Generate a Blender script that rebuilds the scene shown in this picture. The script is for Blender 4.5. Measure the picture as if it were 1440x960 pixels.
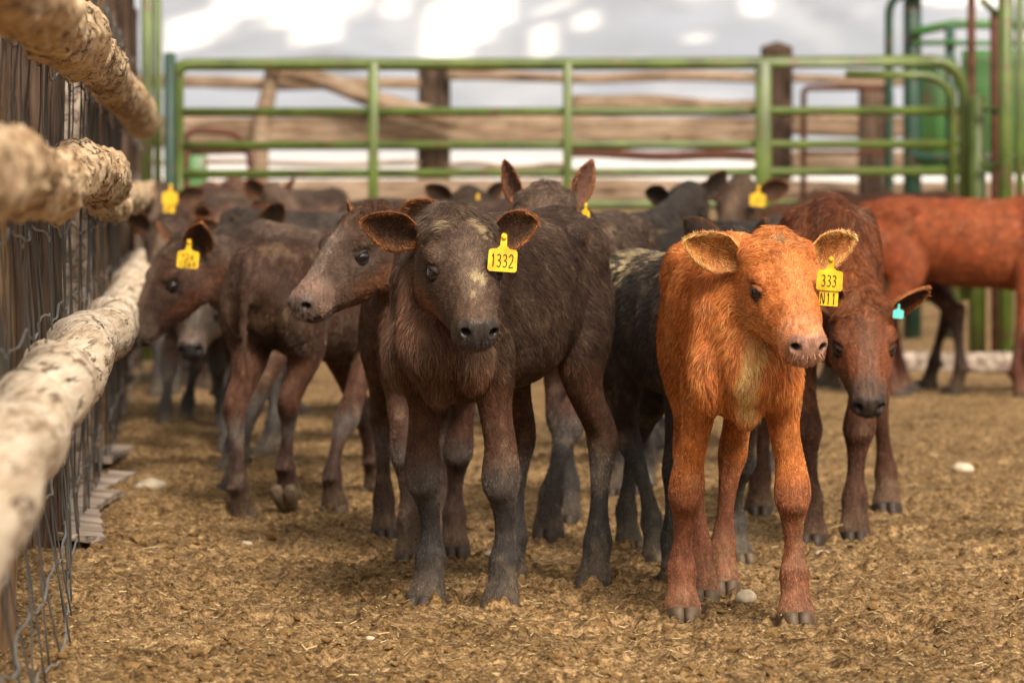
import bpy, bmesh, math, random
import numpy as np
from math import radians as R_, sin, cos, pi, atan, atan2, sqrt
random.seed(7); RNG = np.random.default_rng(11)

# ------------------------------------------------------------------ camera, world, sun, exposure
sc = bpy.context.scene
for o in list(bpy.data.objects): bpy.data.objects.remove(o)
W0, H0, F = 1440.0, 960.0, 5400.0
CAMZ, HOR = 0.82, 283.0
PITCH = atan((480.0 - HOR) / F)
cd = bpy.data.cameras.new('camera'); cam = bpy.data.objects.new('camera', cd)
sc.collection.objects.link(cam); sc.camera = cam
cd.sensor_width = 36.0; cd.lens = 36.0 * F / W0; cd.clip_start = 0.1; cd.clip_end = 20000
cam.location = (0, 0, CAMZ); cam.rotation_euler = (pi / 2 - PITCH, 0, 0)
cd.dof.use_dof = True; cd.dof.focus_distance = 7.42; cd.dof.aperture_fstop = 5.8

SUN_EL, SUN_AZ = 44.0, 158.0        # azimuth measured from +Y (camera forward) clockwise
wld = bpy.data.worlds.new('World'); sc.world = wld; wld.use_nodes = True
nt = wld.node_tree; nt.nodes.clear()
sky = nt.nodes.new('ShaderNodeTexSky'); sky.sky_type = 'NISHITA'; sky.sun_disc = False
sky.sun_elevation = R_(SUN_EL); sky.sun_rotation = R_(SUN_AZ)
sky.air_density = 1.0; sky.dust_density = 5.0; sky.ozone_density = 0.6
bgn = nt.nodes.new('ShaderNodeBackground'); bgn.inputs[1].default_value = 0.14
won = nt.nodes.new('ShaderNodeOutputWorld')
wb = nt.nodes.new('ShaderNodeMix'); wb.data_type = 'RGBA'; wb.blend_type = 'MULTIPLY'; wb.inputs[0].default_value = 1; wb.inputs[7].default_value = (1.08, 1.0, .84, 1)
hsn = nt.nodes.new('ShaderNodeHueSaturation'); hsn.inputs['Saturation'].default_value = .45
nt.links.new(sky.outputs[0], hsn.inputs['Color']); nt.links.new(hsn.outputs[0], wb.inputs[6]); nt.links.new(wb.outputs[2], bgn.inputs[0]); nt.links.new(bgn.outputs[0], won.inputs[0])
sl = bpy.data.lights.new('sun', 'SUN'); so = bpy.data.objects.new('sun', sl); sc.collection.objects.link(so)
sl.energy = 3.0; sl.angle = R_(16); sl.color = (1.0, 0.91, 0.79)
so.rotation_euler = (R_(90 - SUN_EL), 0, R_(180 - SUN_AZ))
so.location = (0, 0, 30)
sc.view_settings.view_transform = 'Standard'; sc.view_settings.look = 'None'
sc.view_settings.exposure = 0.58; sc.view_settings.gamma = 1.0
sc.view_settings.use_curve_mapping = False
sc.cycles.use_denoising = True
sc.cycles.max_bounces = 8; sc.cycles.transparent_max_bounces = 8
try: sc.cycles_curves.shape = 'RIBBONS'
except Exception: pass

# ------------------------------------------------------------------ pixel <-> world
def ray(px, py):
    x = (px - W0 / 2) / F; z = -(py - H0 / 2) / F
    c, s = cos(PITCH), sin(PITCH)
    return np.array([x, c + z * s, -s + z * c])
def P(px, py, d):
    r = ray(px, py); return np.array([0, 0, CAMZ]) + r * (d / r[1])
def G(px, py):
    r = ray(px, py); return np.array([0, 0, CAMZ]) + r * (CAMZ / -r[2])
def FX(d, lat=0.0):                      # x of the fence line at depth d (lat: metres to the left)
    return (290 - 720) / F * d - lat

# ------------------------------------------------------------------ helpers
def vn(p, seed=0):                       # value noise in [-1,1], p (N,3)
    p = np.asarray(p, float); i = np.floor(p).astype(np.int64); f = p - i; f = f * f * (3 - 2 * f)
    def h(a, b, c):
        n = (a * 374761393 + b * 668265263 + c * 2147483647 + seed * 974634777) & 0xffffffff
        n = ((n ^ (n >> 13)) * 1274126177) & 0xffffffff
        n = ((n ^ (n >> 16)) * 2246822519) & 0xffffffff
        return ((n ^ (n >> 15)) & 0xffffff) / 8388607.5 - 1.0
    x, y, z = i[:, 0], i[:, 1], i[:, 2]; fx, fy, fz = f[:, 0], f[:, 1], f[:, 2]
    r = 0
    for dx in (0, 1):
        for dy in (0, 1):
            for dz in (0, 1):
                w = (fx if dx else 1 - fx) * (fy if dy else 1 - fy) * (fz if dz else 1 - fz)
                r = r + w * h(x + dx, y + dy, z + dz)
    return r
def fbm(p, oct=4, seed=0):
    p = np.asarray(p, float); r = 0; a = 1; t = 0
    for k in range(oct):
        r = r + a * vn(p * 2 ** k + k * 17.3, seed + k); t += a; a *= .5
    return r / t
def sst(a, b, x):
    t = np.clip((x - a) / (b - a), 0, 1); return t * t * (3 - 2 * t)
def nrm(v):
    v = np.asarray(v, float); n = np.linalg.norm(v, axis=-1, keepdims=True); return v / np.maximum(n, 1e-9)

class MB:
    def __init__(s): s.v = []; s.f = []; s.n = 0
    def add(s, v, f):
        v = np.asarray(v, float); s.v.append(v)
        s.f += [tuple(i + s.n for i in q) for q in f]; s.n += len(v); return s
    def verts(s): return np.concatenate(s.v)
    def mesh(s, name, smooth=True):
        me = bpy.data.meshes.new(name); me.from_pydata(s.verts().tolist(), [], s.f); me.validate(); me.update()
        if smooth: me.polygons.foreach_set('use_smooth', [True] * len(me.polygons))
        return me
    def build(s, name, mat, parent=None, smooth=True, col=None):
        me = s.mesh(name, smooth); me.materials.append(mat)
        if col is not None and len(me.vertices) == len(col): set_col(me, col)
        return link(name, me, parent)
def link(name, data, parent=None):
    o = bpy.data.objects.new(name, data); sc.collection.objects.link(o)
    if parent is not None: o.parent = parent
    return o
def set_col(me, col, nm='coat'):
    a = me.attributes.new(nm, 'FLOAT_COLOR', 'POINT')
    c = np.ones((len(col), 4), np.float32); c[:, :3] = col
    a.data.foreach_set('color', c.ravel())
def tag(o, label=None, cat=None, group=None, kind=None):
    if label: o['label'] = label
    if cat: o['category'] = cat
    if group: o['group'] = group
    if kind: o['kind'] = kind
    return o
def empty(name, loc, rz=0):
    o = bpy.data.objects.new(name, None); sc.collection.objects.link(o)
    o.location = tuple(loc); o.rotation_euler = (0, 0, rz); o.empty_display_size = .1; return o
def cr(P_, m):                           # catmull-rom resampling of rows
    P_ = np.asarray(P_, float); n = len(P_); out = []
    for i in range(n - 1):
        p0 = P_[max(i - 1, 0)]; p1 = P_[i]; p2 = P_[i + 1]; p3 = P_[min(i + 2, n - 1)]
        for k in range(m):
            t = k / m
            out.append(.5 * ((2 * p1) + (-p0 + p2) * t + (2 * p0 - 5 * p1 + 4 * p2 - p3) * t * t + (-p0 + 3 * p1 - 3 * p2 + p3) * t ** 3))
    out.append(P_[-1]); return np.array(out)
def loft(mb, C, A, B, UP, n=20, m=3, caps=True, power=1.0):
    """centres C, radius A along UP, radius B sideways"""
    C = np.asarray(C, float); k = len(C)
    UP = np.asarray(UP, float)
    if UP.ndim == 1: UP = np.tile(UP, (k, 1))
    D = cr(np.hstack([C, np.reshape(A, (k, 1)), np.reshape(B, (k, 1)), UP]), m)
    c = D[:, :3]; a = np.maximum(D[:, 3], 1e-4); b = np.maximum(D[:, 4], 1e-4); u = D[:, 5:8]
    T = nrm(np.gradient(c, axis=0)); S = nrm(np.cross(u, T)); U = np.cross(T, S)
    th = np.linspace(0, 2 * pi, n, endpoint=False)
    ct = np.sign(np.cos(th)) * np.abs(np.cos(th)) ** power; st = np.sign(np.sin(th)) * np.abs(np.sin(th)) ** power
    V = c[:, None] + U[:, None] * (a[:, None] * ct)[..., None] + S[:, None] * (b[:, None] * st)[..., None]
    q = len(c); f = []
    for i in range(q - 1):
        for j in range(n):
            j2 = (j + 1) % n
            f.append((i * n + j, i * n + j2, (i + 1) * n + j2, (i + 1) * n + j))
    V = V.reshape(-1, 3)
    if caps:
        V = np.vstack([V, c[0] - T[0] * min(a[0], b[0]) * .35, c[-1] + T[-1] * min(a[-1], b[-1]) * .35])
        for j in range(n):
            f.append((q * n, (j + 1) % n, j)); f.append((q * n + 1, (q - 1) * n + j, (q - 1) * n + (j + 1) % n))
    mb.add(V, f); return mb
def ell(mb, c, r, M=None, n=16, m=10):
    V = [(0, 0, 1)]
    for i in range(1, m):
        a = pi * i / m
        for j in range(n): V.append((sin(a) * cos(2 * pi * j / n), sin(a) * sin(2 * pi * j / n), cos(a)))
    V.append((0, 0, -1)); V = np.array(V) * np.asarray(r)
    if M is not None: V = V @ np.asarray(M).T
    V = V + np.asarray(c); f = []
    for j in range(n): f.append((0, 1 + j, 1 + (j + 1) % n))
    for i in range(m - 2):
        for j in range(n):
            a = 1 + i * n; f.append((a + j, a + n + j, a + n + (j + 1) % n, a + (j + 1) % n))
    e = 1 + (m - 2) * n; L = len(V) - 1
    for j in range(n): f.append((e + j, L, e + (j + 1) % n))
    mb.add(V, f); return mb
def box(mb, c, size, M=None, bev=0):
    sx, sy, sz = [q / 2 for q in size]
    if bev > 0:
        V = []; b = bev
        for X, Y, Z in [(x, y, z) for x in (-1, 1) for y in (-1, 1) for z in (-1, 1)]:
            V += [(X * (sx - b), Y * (sy - b), Z * sz), (X * (sx - b), Y * sy, Z * (sz - b)), (X * sx, Y * (sy - b), Z * (sz - b))]
        V = np.array(V)
        bm = bmesh.new()
        for v in V: bm.verts.new(v)
        r = bmesh.ops.convex_hull(bm, input=bm.verts); bm.verts.index_update(); bm.faces.ensure_lookup_table()
        bmesh.ops.recalc_face_normals(bm, faces=bm.faces)
        V = np.array([v.co[:] for v in bm.verts]); f = [tuple(v.index for v in q.verts) for q in bm.faces]; bm.free()
    else:
        V = np.array([(x, y, z) for x in (-sx, sx) for y in (-sy, sy) for z in (-sz, sz)])
        f = [(0, 1, 3, 2), (4, 6, 7, 5), (0, 4, 5, 1), (2, 3, 7, 6), (0, 2, 6, 4), (1, 5, 7, 3)]
    if M is not None: V = V @ np.asarray(M).T
    mb.add(V + np.asarray(c), f); return mb
def tube(mb, pts, r, n=8, m=1):
    pts = np.asarray(pts, float)
    t = pts[-1] - pts[0]; up = np.array([0, 0, 1.]) if abs(nrm(t)[2]) < .9 else np.array([0, 1., 0])
    rr = np.full(len(pts), r) if np.isscalar(r) else np.asarray(r)
    return loft(mb, pts, rr, rr, up, n=n, m=m)
def rotz(a): return np.array([[cos(a), -sin(a), 0], [sin(a), cos(a), 0], [0, 0, 1]])

# ------------------------------------------------------------------ materials
def newmat(name):
    m = bpy.data.materials.new(name); m.use_nodes = True; nt = m.node_tree; nt.nodes.clear()
    b = nt.nodes.new('ShaderNodeBsdfPrincipled'); o = nt.nodes.new('ShaderNodeOutputMaterial')
    nt.links.new(b.outputs[0], o.inputs[0]); return m, nt, b
def nd(nt, t, **kw):
    n = nt.nodes.new(t)
    for k, v in kw.items(): setattr(n, k, v)
    return n
def ramp(nt, src, stops):
    r = nt.nodes.new('ShaderNodeValToRGB'); e = r.color_ramp.elements
    while len(e) > 1: e.remove(e[-1])
    e[0].position = stops[0][0]; e[0].color = (*stops[0][1], 1)
    for p, c in stops[1:]:
        q = e.new(p); q.color = (*c, 1)
    nt.links.new(src, r.inputs[0]); return r.outputs[0]
def noise(nt, scale, detail=4, coord=None, rough=.55, stretch=None):
    n = nt.nodes.new('ShaderNodeTexNoise'); n.inputs['Scale'].default_value = scale
    n.inputs['Detail'].default_value = detail; n.inputs['Roughness'].default_value = rough
    tc = nt.nodes.new('ShaderNodeTexCoord'); src = tc.outputs['Object'] if coord is None else coord
    if stretch:
        mp = nt.nodes.new('ShaderNodeMapping'); mp.inputs['Scale'].default_value = stretch
        nt.links.new(src, mp.inputs[0]); src = mp.outputs[0]
    nt.links.new(src, n.inputs['Vector']); return n.outputs['Fac']
def bump(nt, b, src, strength, dist):
    k = nt.nodes.new('ShaderNodeBump'); k.inputs['Strength'].default_value = strength; k.inputs['Distance'].default_value = dist
    nt.links.new(src, k.inputs['Height'])
    prev = b.inputs['Normal'].links[0].from_socket if b.inputs['Normal'].links else None
    if prev: nt.links.new(prev, k.inputs['Normal'])
    nt.links.new(k.outputs[0], b.inputs['Normal'])

def m_skin(fur=True):
    m, nt, b = newmat('calf_hide')
    a = nd(nt, 'ShaderNodeAttribute', attribute_name='coat')
    n1 = noise(nt, 9, 5); n2 = noise(nt, 220, 2, stretch=(.5, 1, .35))
    hs = nd(nt, 'ShaderNodeHueSaturation')
    mr = nd(nt, 'ShaderNodeMapRange'); mr.inputs[3].default_value = .40; mr.inputs[4].default_value = 1.45
    nt.links.new(n1, mr.inputs[0]); nt.links.new(mr.outputs[0], hs.inputs['Value'])
    nt.links.new(a.outputs['Color'], hs.inputs['Color']); n3 = noise(nt, 95, 3, stretch=(.45, 1, .30), rough=.7); st_ = ramp(nt, n3, [(.34, (.50, .48, .46)), (.50, (.95, .95, .95)), (.66, (1.55, 1.55, 1.55))])
    ml_ = nd(nt, 'ShaderNodeMix', data_type='RGBA', blend_type='MULTIPLY'); ml_.inputs[0].default_value = .85; nt.links.new(hs.outputs[0], ml_.inputs[6]); nt.links.new(st_, ml_.inputs[7])
    nt.links.new(ml_.outputs[2], b.inputs['Base Color'])
    b.inputs['Roughness'].default_value = .62; b.inputs['Specular IOR Level'].default_value = .16
    b.inputs['Sheen Weight'].default_value = .03; b.inputs['Sheen Roughness'].default_value = .4
    b.inputs['Sheen Tint'].default_value = (.9, .75, .6, 1)
    wt = nd(nt, 'ShaderNodeAttribute', attribute_name='wet'); m2 = nd(nt, 'ShaderNodeMapRange'); m2.inputs[3].default_value = .66; m2.inputs[4].default_value = .26
    nt.links.new(wt.outputs['Fac'], m2.inputs[0]); nt.links.new(m2.outputs[0], b.inputs['Roughness'])
    vo = nt.nodes.new('ShaderNodeTexVoronoi'); vo.inputs['Scale'].default_value = 260; tcc = nd(nt, 'ShaderNodeTexCoord'); nt.links.new(tcc.outputs['Object'], vo.inputs['Vector'])
    bump(nt, b, n3, .5, .006); bump(nt, b, n2, .35, .004); bump(nt, b, vo.outputs['Distance'], .25, .0012); return m
def m_fur():
    m = bpy.data.materials.new('calf_fur'); m.use_nodes = True; nt = m.node_tree; nt.nodes.clear()
    a = nd(nt, 'ShaderNodeAttribute', attribute_name='coat')
    o = nt.nodes.new('ShaderNodeOutputMaterial')
    h = nt.nodes.new('ShaderNodeBsdfPrincipled')
    nt.links.new(a.outputs['Color'], h.inputs['Base Color']); h.inputs['Roughness'].default_value = .42; h.inputs['Specular IOR Level'].default_value = .28
    t = nt.nodes.new('ShaderNodeBsdfTranslucent'); nt.links.new(a.outputs['Color'], t.inputs[0]); mx = nt.nodes.new('ShaderNodeMixShader'); mx.inputs[0].default_value = .22
    nt.links.new(h.outputs[0], mx.inputs[1]); nt.links.new(t.outputs[0], mx.inputs[2]); nt.links.new(mx.outputs[0], o.inputs[0]); return m
def m_simple(name, col, rough=.5, spec=.5, var=0, bscale=0, bstr=0, bdist=.002, metal=0, coat=0):
    m, nt, b = newmat(name); b.inputs['Roughness'].default_value = rough; b.inputs['Metallic'].default_value = metal
    b.inputs['Specular IOR Level'].default_value = spec; b.inputs['Coat Weight'].default_value = coat
    if var:
        c = np.array(col)
        s = ramp(nt, noise(nt, var, 5), [(.3, tuple(c * .55)), (.55, tuple(c)), (.75, tuple(np.minimum(c * 1.35, .95)))])
        nt.links.new(s, b.inputs['Base Color'])
    else: b.inputs['Base Color'].default_value = (*col, 1)
    if bscale: bump(nt, b, noise(nt, bscale, 4), bstr, bdist)
    return m
def m_wood(name, dark, mid, light, stretch=(18, 18, 1.2), scale=1.0, bstr=.8, bdist=.006, cracks=True, crk2=None):
    m, nt, b = newmat(name); b.inputs['Roughness'].default_value = .85; b.inputs['Specular IOR Level'].default_value = .15
    tc = nd(nt, 'ShaderNodeTexCoord')
    g = noise(nt, 2.2 * scale, 6, tc.outputs['Object'], .65, stretch); big = noise(nt, 3.0, 3)
    mx = nd(nt, 'ShaderNodeMath', operation='ADD'); mx.inputs[1].default_value = 0
    m2 = nd(nt, 'ShaderNodeMath', operation='MULTIPLY_ADD'); m2.inputs[1].default_value = .45; nt.links.new(big, m2.inputs[0]); nt.links.new(g, m2.inputs[2])
    m3 = nd(nt, 'ShaderNodeMath', operation='SUBTRACT'); nt.links.new(m2.outputs[0], m3.inputs[0]); m3.inputs[1].default_value = .22
    col = ramp(nt, m3.outputs[0], [(.3, dark), (.45, mid), (.68, light)])
    nt.links.new(col, b.inputs['Base Color'])
    bump(nt, b, g, bstr, bdist)
    if crk2:
        v = noise(nt, 1.0, 3, tc.outputs['Object'], .6, crk2); cr_ = ramp(nt, v, [(.468, (1, 1, 1)), (.492, (0, 0, 0)), (.508, (0, 0, 0)), (.532, (1, 1, 1))])
        v2 = noise(nt, 5, 3); ms = ramp(nt, v2, [(.42, (1, 1, 1)), (.60, (0, 0, 0))])
        ad = nd(nt, 'ShaderNodeMath', operation='MAXIMUM'); nt.links.new(cr_, ad.inputs[0]); nt.links.new(ms, ad.inputs[1])
        bump(nt, b, ad.outputs[0], 1.0, bdist * 1.3)
        mx_ = nd(nt, 'ShaderNodeMix', data_type='RGBA'); nt.links.new(ad.outputs[0], mx_.inputs[0]); mx_.inputs[6].default_value = tuple(q * .45 for q in dark) + (1,); nt.links.new(col, mx_.inputs[7]); nt.links.new(mx_.outputs[2], b.inputs['Base Color'])  # crack lines darkened in colour: dirt, with their shadow painted in
    if cracks:
        v = noise(nt, 1.3 * scale, 3, tc.outputs['Object'], .5, tuple(q * 1.7 for q in stretch))
        cr_ = ramp(nt, v, [(.40, (1, 1, 1)), (.445, (0, 0, 0)), (.47, (1, 1, 1))])
        bump(nt, b, cr_, 1.0, bdist * 1.2)
    return m
MAT = {}
MAT['hide'] = m_skin(); MAT['fur'] = m_fur()
MAT['eye'] = m_simple('eye_dark', (.008, .006, .007), .06, .6, coat=.6)
MAT['hoof'] = m_simple('hoof_horn', (.040, .028, .020), .6, .3, var=60, bscale=180, bstr=.4)
MAT['hoof_pale'] = m_simple('hoof_horn_pale', (.105, .072, .045), .6, .3, var=60, bscale=180, bstr=.4)
MAT['yellow'] = m_simple('tag_yellow', (.72, .445, .02), .5, .35, var=34, bscale=60, bstr=.2)
MAT['teal'] = m_simple('tag_teal', (.10, .50, .48), .42, .4)
MAT['ink'] = m_simple('tag_ink', (.01, .01, .012), .5)
MAT['green'] = m_simple('green_paint', (.072, .104, .016), .42, .45, var=6, bscale=60, bstr=.15)
MAT['green2'] = m_simple('green_panel_paint', (.045, .14, .035), .45, .4, var=3)
MAT['dgreen'] = m_simple('dark_green_paint', (.012, .045, .028), .5, .4, var=5)
def wornpaint(m):
    nt = m.node_tree; b = [q for q in nt.nodes if q.type == 'BSDF_PRINCIPLED'][0]; src = b.inputs['Base Color'].links[0].from_socket
    f = ramp(nt, noise(nt, 11, 6, rough=.7), [(.56, (0, 0, 0)), (.64, (1, 1, 1))]); mx = nd(nt, 'ShaderNodeMix', data_type='RGBA'); nt.links.new(f, mx.inputs[0]); nt.links.new(src, mx.inputs[6]); mx.inputs[7].default_value = (.10, .055, .03, 1)
    nt.links.new(mx.outputs[2], b.inputs['Base Color'])
for k_ in ('green', 'green2', 'dgreen'): wornpaint(MAT[k_])
MAT['rust'] = m_simple('rusty_pipe', (.085, .032, .02), .8, .2, var=14, bscale=90, bstr=.4)
MAT['wire'] = m_simple('galvanised_wire', (.20, .19, .175), .5, .5, var=9, metal=.25)
MAT['wire_dark'] = m_simple('dark_wire', (.06, .055, .05), .6, .4, var=9)  # darker tone for the upright stays
MAT['post'] = m_wood('post_wood', (.012, .007, .005), (.048, .029, .020), (.115, .076, .054))
MAT['post_tan'] = m_wood('post_wood_tan', (.05, .028, .014), (.17, .10, .055), (.34, .22, .13))
MAT['log'] = m_wood('peeled_log', (.22, .14, .085), (.47, .365, .26), (.62, .53, .42), stretch=(30, 1.6, 30), bstr=.8, bdist=.004, cracks=False, crk2=(34, 3.0, 34))
MAT['log_rough'] = m_wood('knotty_log', (.11, .055, .024), (.40, .26, .145), (.64, .50, .34), stretch=(16, 4.0, 16), scale=1.2, bstr=.9, bdist=.006, cracks=False, crk2=(20, 7, 20))
MAT['board'] = m_wood('grey_board', (.08, .06, .05), (.25, .19, .15), (.42, .35, .29), stretch=(14, 1.5, 14))
MAT['rail_wood'] = m_wood('corral_rail', (.06, .036, .022), (.20, .135, .09), (.33, .25, .185), stretch=(1.2, 14, 14))
MAT['stone'] = m_simple('field_stone', (.46, .38, .28), .8, .2, var=20, bscale=70, bstr=.5)

# ------------------------------------------------------------------ calf
def lap(V, E, w, it, lam=.5):
    n = len(V); deg = np.bincount(E.ravel(), minlength=n).astype(float); deg[deg == 0] = 1
    for _ in range(it):
        s = np.zeros_like(V)
        for k in range(3):
            s[:, k] = np.bincount(E[:, 0], V[E[:, 1], k], n) + np.bincount(E[:, 1], V[E[:, 0], k], n)
        V = V + (s / deg[:, None] - V) * (lam * w)[:, None]
    return V
FORE = np.array([(.205,.078,.66,.05,.03),(.205,.090,.56,.085,.05),(.188,.094,.47,.070,.050),(.186,.092,.39,.050,.043),(.195,.088,.32,.037,.036),
    (.203,.086,.275,.040,.0405),(.204,.085,.245,.040,.0415),(.197,.085,.205,.0265,.0280),(.195,.085,.158,.0215,.0218),(.197,.085,.122,.0265,.0275),(.201,.085,.098,.033,.0345),
    (.210,.085,.062,.030,.033),(.222,.085,.026,.038,.043),(.226,.085,.006,.039,.044)])
HIND = np.array([(-.36,.07,.70,.08,.04),(-.36,.082,.60,.125,.056),(-.325,.092,.51,.105,.060),(-.315,.095,.44,.075,.052),(-.35,.092,.38,.052,.042),
    (-.395,.088,.33,.043,.036),(-.412,.086,.29,.041,.036),(-.405,.085,.245,.030,.0265),(-.395,.085,.178,.0225,.0205),(-.39,.085,.126,.0265,.0265),(-.388,.085,.098,.033,.0335),
    (-.377,.085,.062,.030,.032),(-.365,.085,.026,.037,.042),(-.361,.085,.006,.038,.043)])
TORSO = np.array([(.355,.545,.05,.05),(.33,.54,.10,.058),(.27,.55,.150,.088),(.17,.572,.180,.108),(.03,.580,.170,.130),(-.12,.582,.165,.138),
    (-.25,.602,.152,.124),(-.36,.618,.148,.118),(-.44,.615,.125,.100),(-.485,.61,.075,.065),(-.50,.605,.03,.03)])
OX = .09
HEADS = np.array([(-.060,-.04,.035,.040),(-.035,-.046,.072,.066),(.015,-.056,.093,.077),(.06,-.060,.094,.080),(.105,-.066,.086,.077),(.150,-.073,.073,.064),
    (.185,-.078,.063,.056),(.220,-.080,.052,.0475),(.250,-.081,.046,.0445),(.275,-.082,.041,.0430),(.292,-.083,.036,.039),(.301,-.084,.029,.033),(.306,-.084,.018,.022)])

def ear_piece(hp, hv, base, d, nrm_, L, Wd, cols):
    """cupped leaf ear; returns verts, faces, colours, tip frame. d = direction, nrm_ = opening direction (local)"""
    d = nrm(d); n = nrm(nrm_ - d * np.dot(nrm_, d)); w = np.cross(n, d)
    NS, NT = 17, 13; V = []; C = []; f = []
    cin, cout, crim = [np.array(c) for c in cols]
    for side in (1, -1):
        for i in range(NS):
            s = i / (NS - 1)
            hw = Wd * (.40 * (1 - sst(0, .35, s)) + 1.0 * sst(0, .42, s)) * max(0, 1 - max(0, (s - .42) / .58) ** 2.1) ** .72 if s > 0 else Wd * .40
            hw = max(hw, .002)
            for j in range(NT):
                t = -1 + 2 * j / (NT - 1)
                cup = (1 - abs(t) ** 1.8) * (.36 * hw + .003 + .016 * (1 - s) ** 2)
                th = .0028 * (1 - t * t) + .0008 + .006 * (1 - sst(0, .3, s)) * (side < 0)
                bend = -.10 * s * s * L
                p = base + d * (s * L) + w * (t * hw) - n * (cup - side * th) + n * (.012 * (1 - s) ** 1) + n * bend
                V.append(p)
                rim = max(abs(t) ** 5, sst(.90, 1.0, s))
                c = cin if side > 0 else cout
                C.append(c * (1 - rim * .8) + crim * rim * .8)
    for side in (0, 1):
        o = side * NS * NT
        for i in range(NS - 1):
            for j in range(NT - 1):
                q = (o + i * NT + j, o + i * NT + j + 1, o + (i + 1) * NT + j + 1, o + (i + 1) * NT + j)
                f.append(q if side == 0 else q[::-1])
    o = NS * NT
    for i in range(NS - 1):
        for j in (0, NT - 1):
            q = (i * NT + j, (i + 1) * NT + j, o + (i + 1) * NT + j, o + i * NT + j); f.append(q if j == 0 else q[::-1])
    i = NS - 1
    for j in range(NT - 1): f.append((i * NT + j, i * NT + j + 1, o + i * NT + j + 1, o + i * NT + j))
    return np.array(V), f, np.array(C)

STROKES = {'1': [[(.35,.8),(.55,1),(.55,0)]], '2': [[(.1,.8),(.3,1),(.65,.95),(.75,.7),(.5,.35),(.1,0),(.85,.02)]],
    '3': [[(.12,.9),(.45,1),(.72,.82),(.62,.6),(.35,.52),(.68,.45),(.78,.22),(.5,0),(.1,.08)]], 'N': [[(.1,0),(.1,1),(.8,0),(.8,1)]],
    '4': [[(.6,0),(.6,1),(.08,.35),(.85,.35)]], '6': [[(.65,1),(.25,.6),(.12,.25),(.4,0),(.75,.2),(.6,.48),(.2,.4)]],
    'l': [[(.45,0),(.45,1)]], '8': [[(.45,.52),(.15,.75),(.45,1),(.75,.75),(.45,.52),(.1,.22),(.45,0),(.8,.22),(.45,.52)]]}
def make_tag(parent, top, right, nrmv, mat, rows, scale=1.0, second=None, tilt_=.07):
    """yellow two-part ear tag: top = world-local point of its button, right = reading direction"""
    up = np.array([0, 0, 1.]); right = nrm(right); n = nrm(np.cross(right, up)); up = np.cross(n, right)
    if np.dot(n, nrmv) < 0: n = -n
    right, up = right * cos(tilt_) - up * sin(tilt_), up * cos(tilt_) + right * sin(tilt_)
    M = np.stack([right, up, n], 1)
    def plate(outline, th=.0016, z0=0):
        k = len(outline); o = np.array(outline) * scale
        V = np.vstack([np.c_[o, np.full(k, z0 + th)], np.c_[o, np.full(k, z0 - th)]])
        f = [tuple(range(k)), tuple(range(2 * k - 1, k - 1, -1))] + [(i, k + i, k + (i + 1) % k, (i + 1) % k) for i in range(k)]
        return V @ M.T + top, f
    ol = [(-.006,.004),(-.007,-.018),(-.013,-.024),(-.026,-.026),(-.030,-.030),(-.0305,-.068),(-.027,-.072),(.027,-.072),(.0305,-.068),(.030,-.030),(.026,-.026),(.013,-.024),(.007,-.018),(.006,.004),(.003,.008),(-.003,.008)]
    mb = MB(); mb.add(*plate(ol))
    ell(mb, top + n * .003 * scale, (.006 * scale,) * 3, M, 10, 6)
    t = mb.build('ear_tag', mat, parent, smooth=False)
    ik = MB()
    bt = MB(); ell(bt, top + n * .0052 * scale, (.0032 * scale,) * 3, M, 10, 6); bt.build('tag_button', MAT['ink'], t)
    def write(rows, y0, z):
        for r_, row in enumerate(rows):
            h = (.026 if len(rows) == 1 else .015) * scale; cw = .0128 * scale; x0 = -cw * len(row) / 2; yb = y0 * scale - r_ * .02 * scale
            for ci, ch in enumerate(row):
                for st in STROKES.get(ch, []):
                    pts = cr(np.array([(x0 + ci * cw + a * cw * .88, yb + b_ * h, z) for a, b_ in st]), 4)
                    tube(ik, pts @ M.T + top, .00115 * scale, 5)
    write(rows, -.062 if len(rows) == 1 else -.048, .0022)
    if second:
        ol2 = [(-.022,-.071),(-.022,-.108),(.022,-.108),(.022,-.071)]
        m2 = MB(); m2.add(*plate(ol2, z0=-.003)); p2 = m2.build('ear_tag', mat, parent, smooth=False)
        write([second], -.104, -.0006)
    if ik.n: ik.build('tag_number', MAT['ink'], t)
    return t

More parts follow.
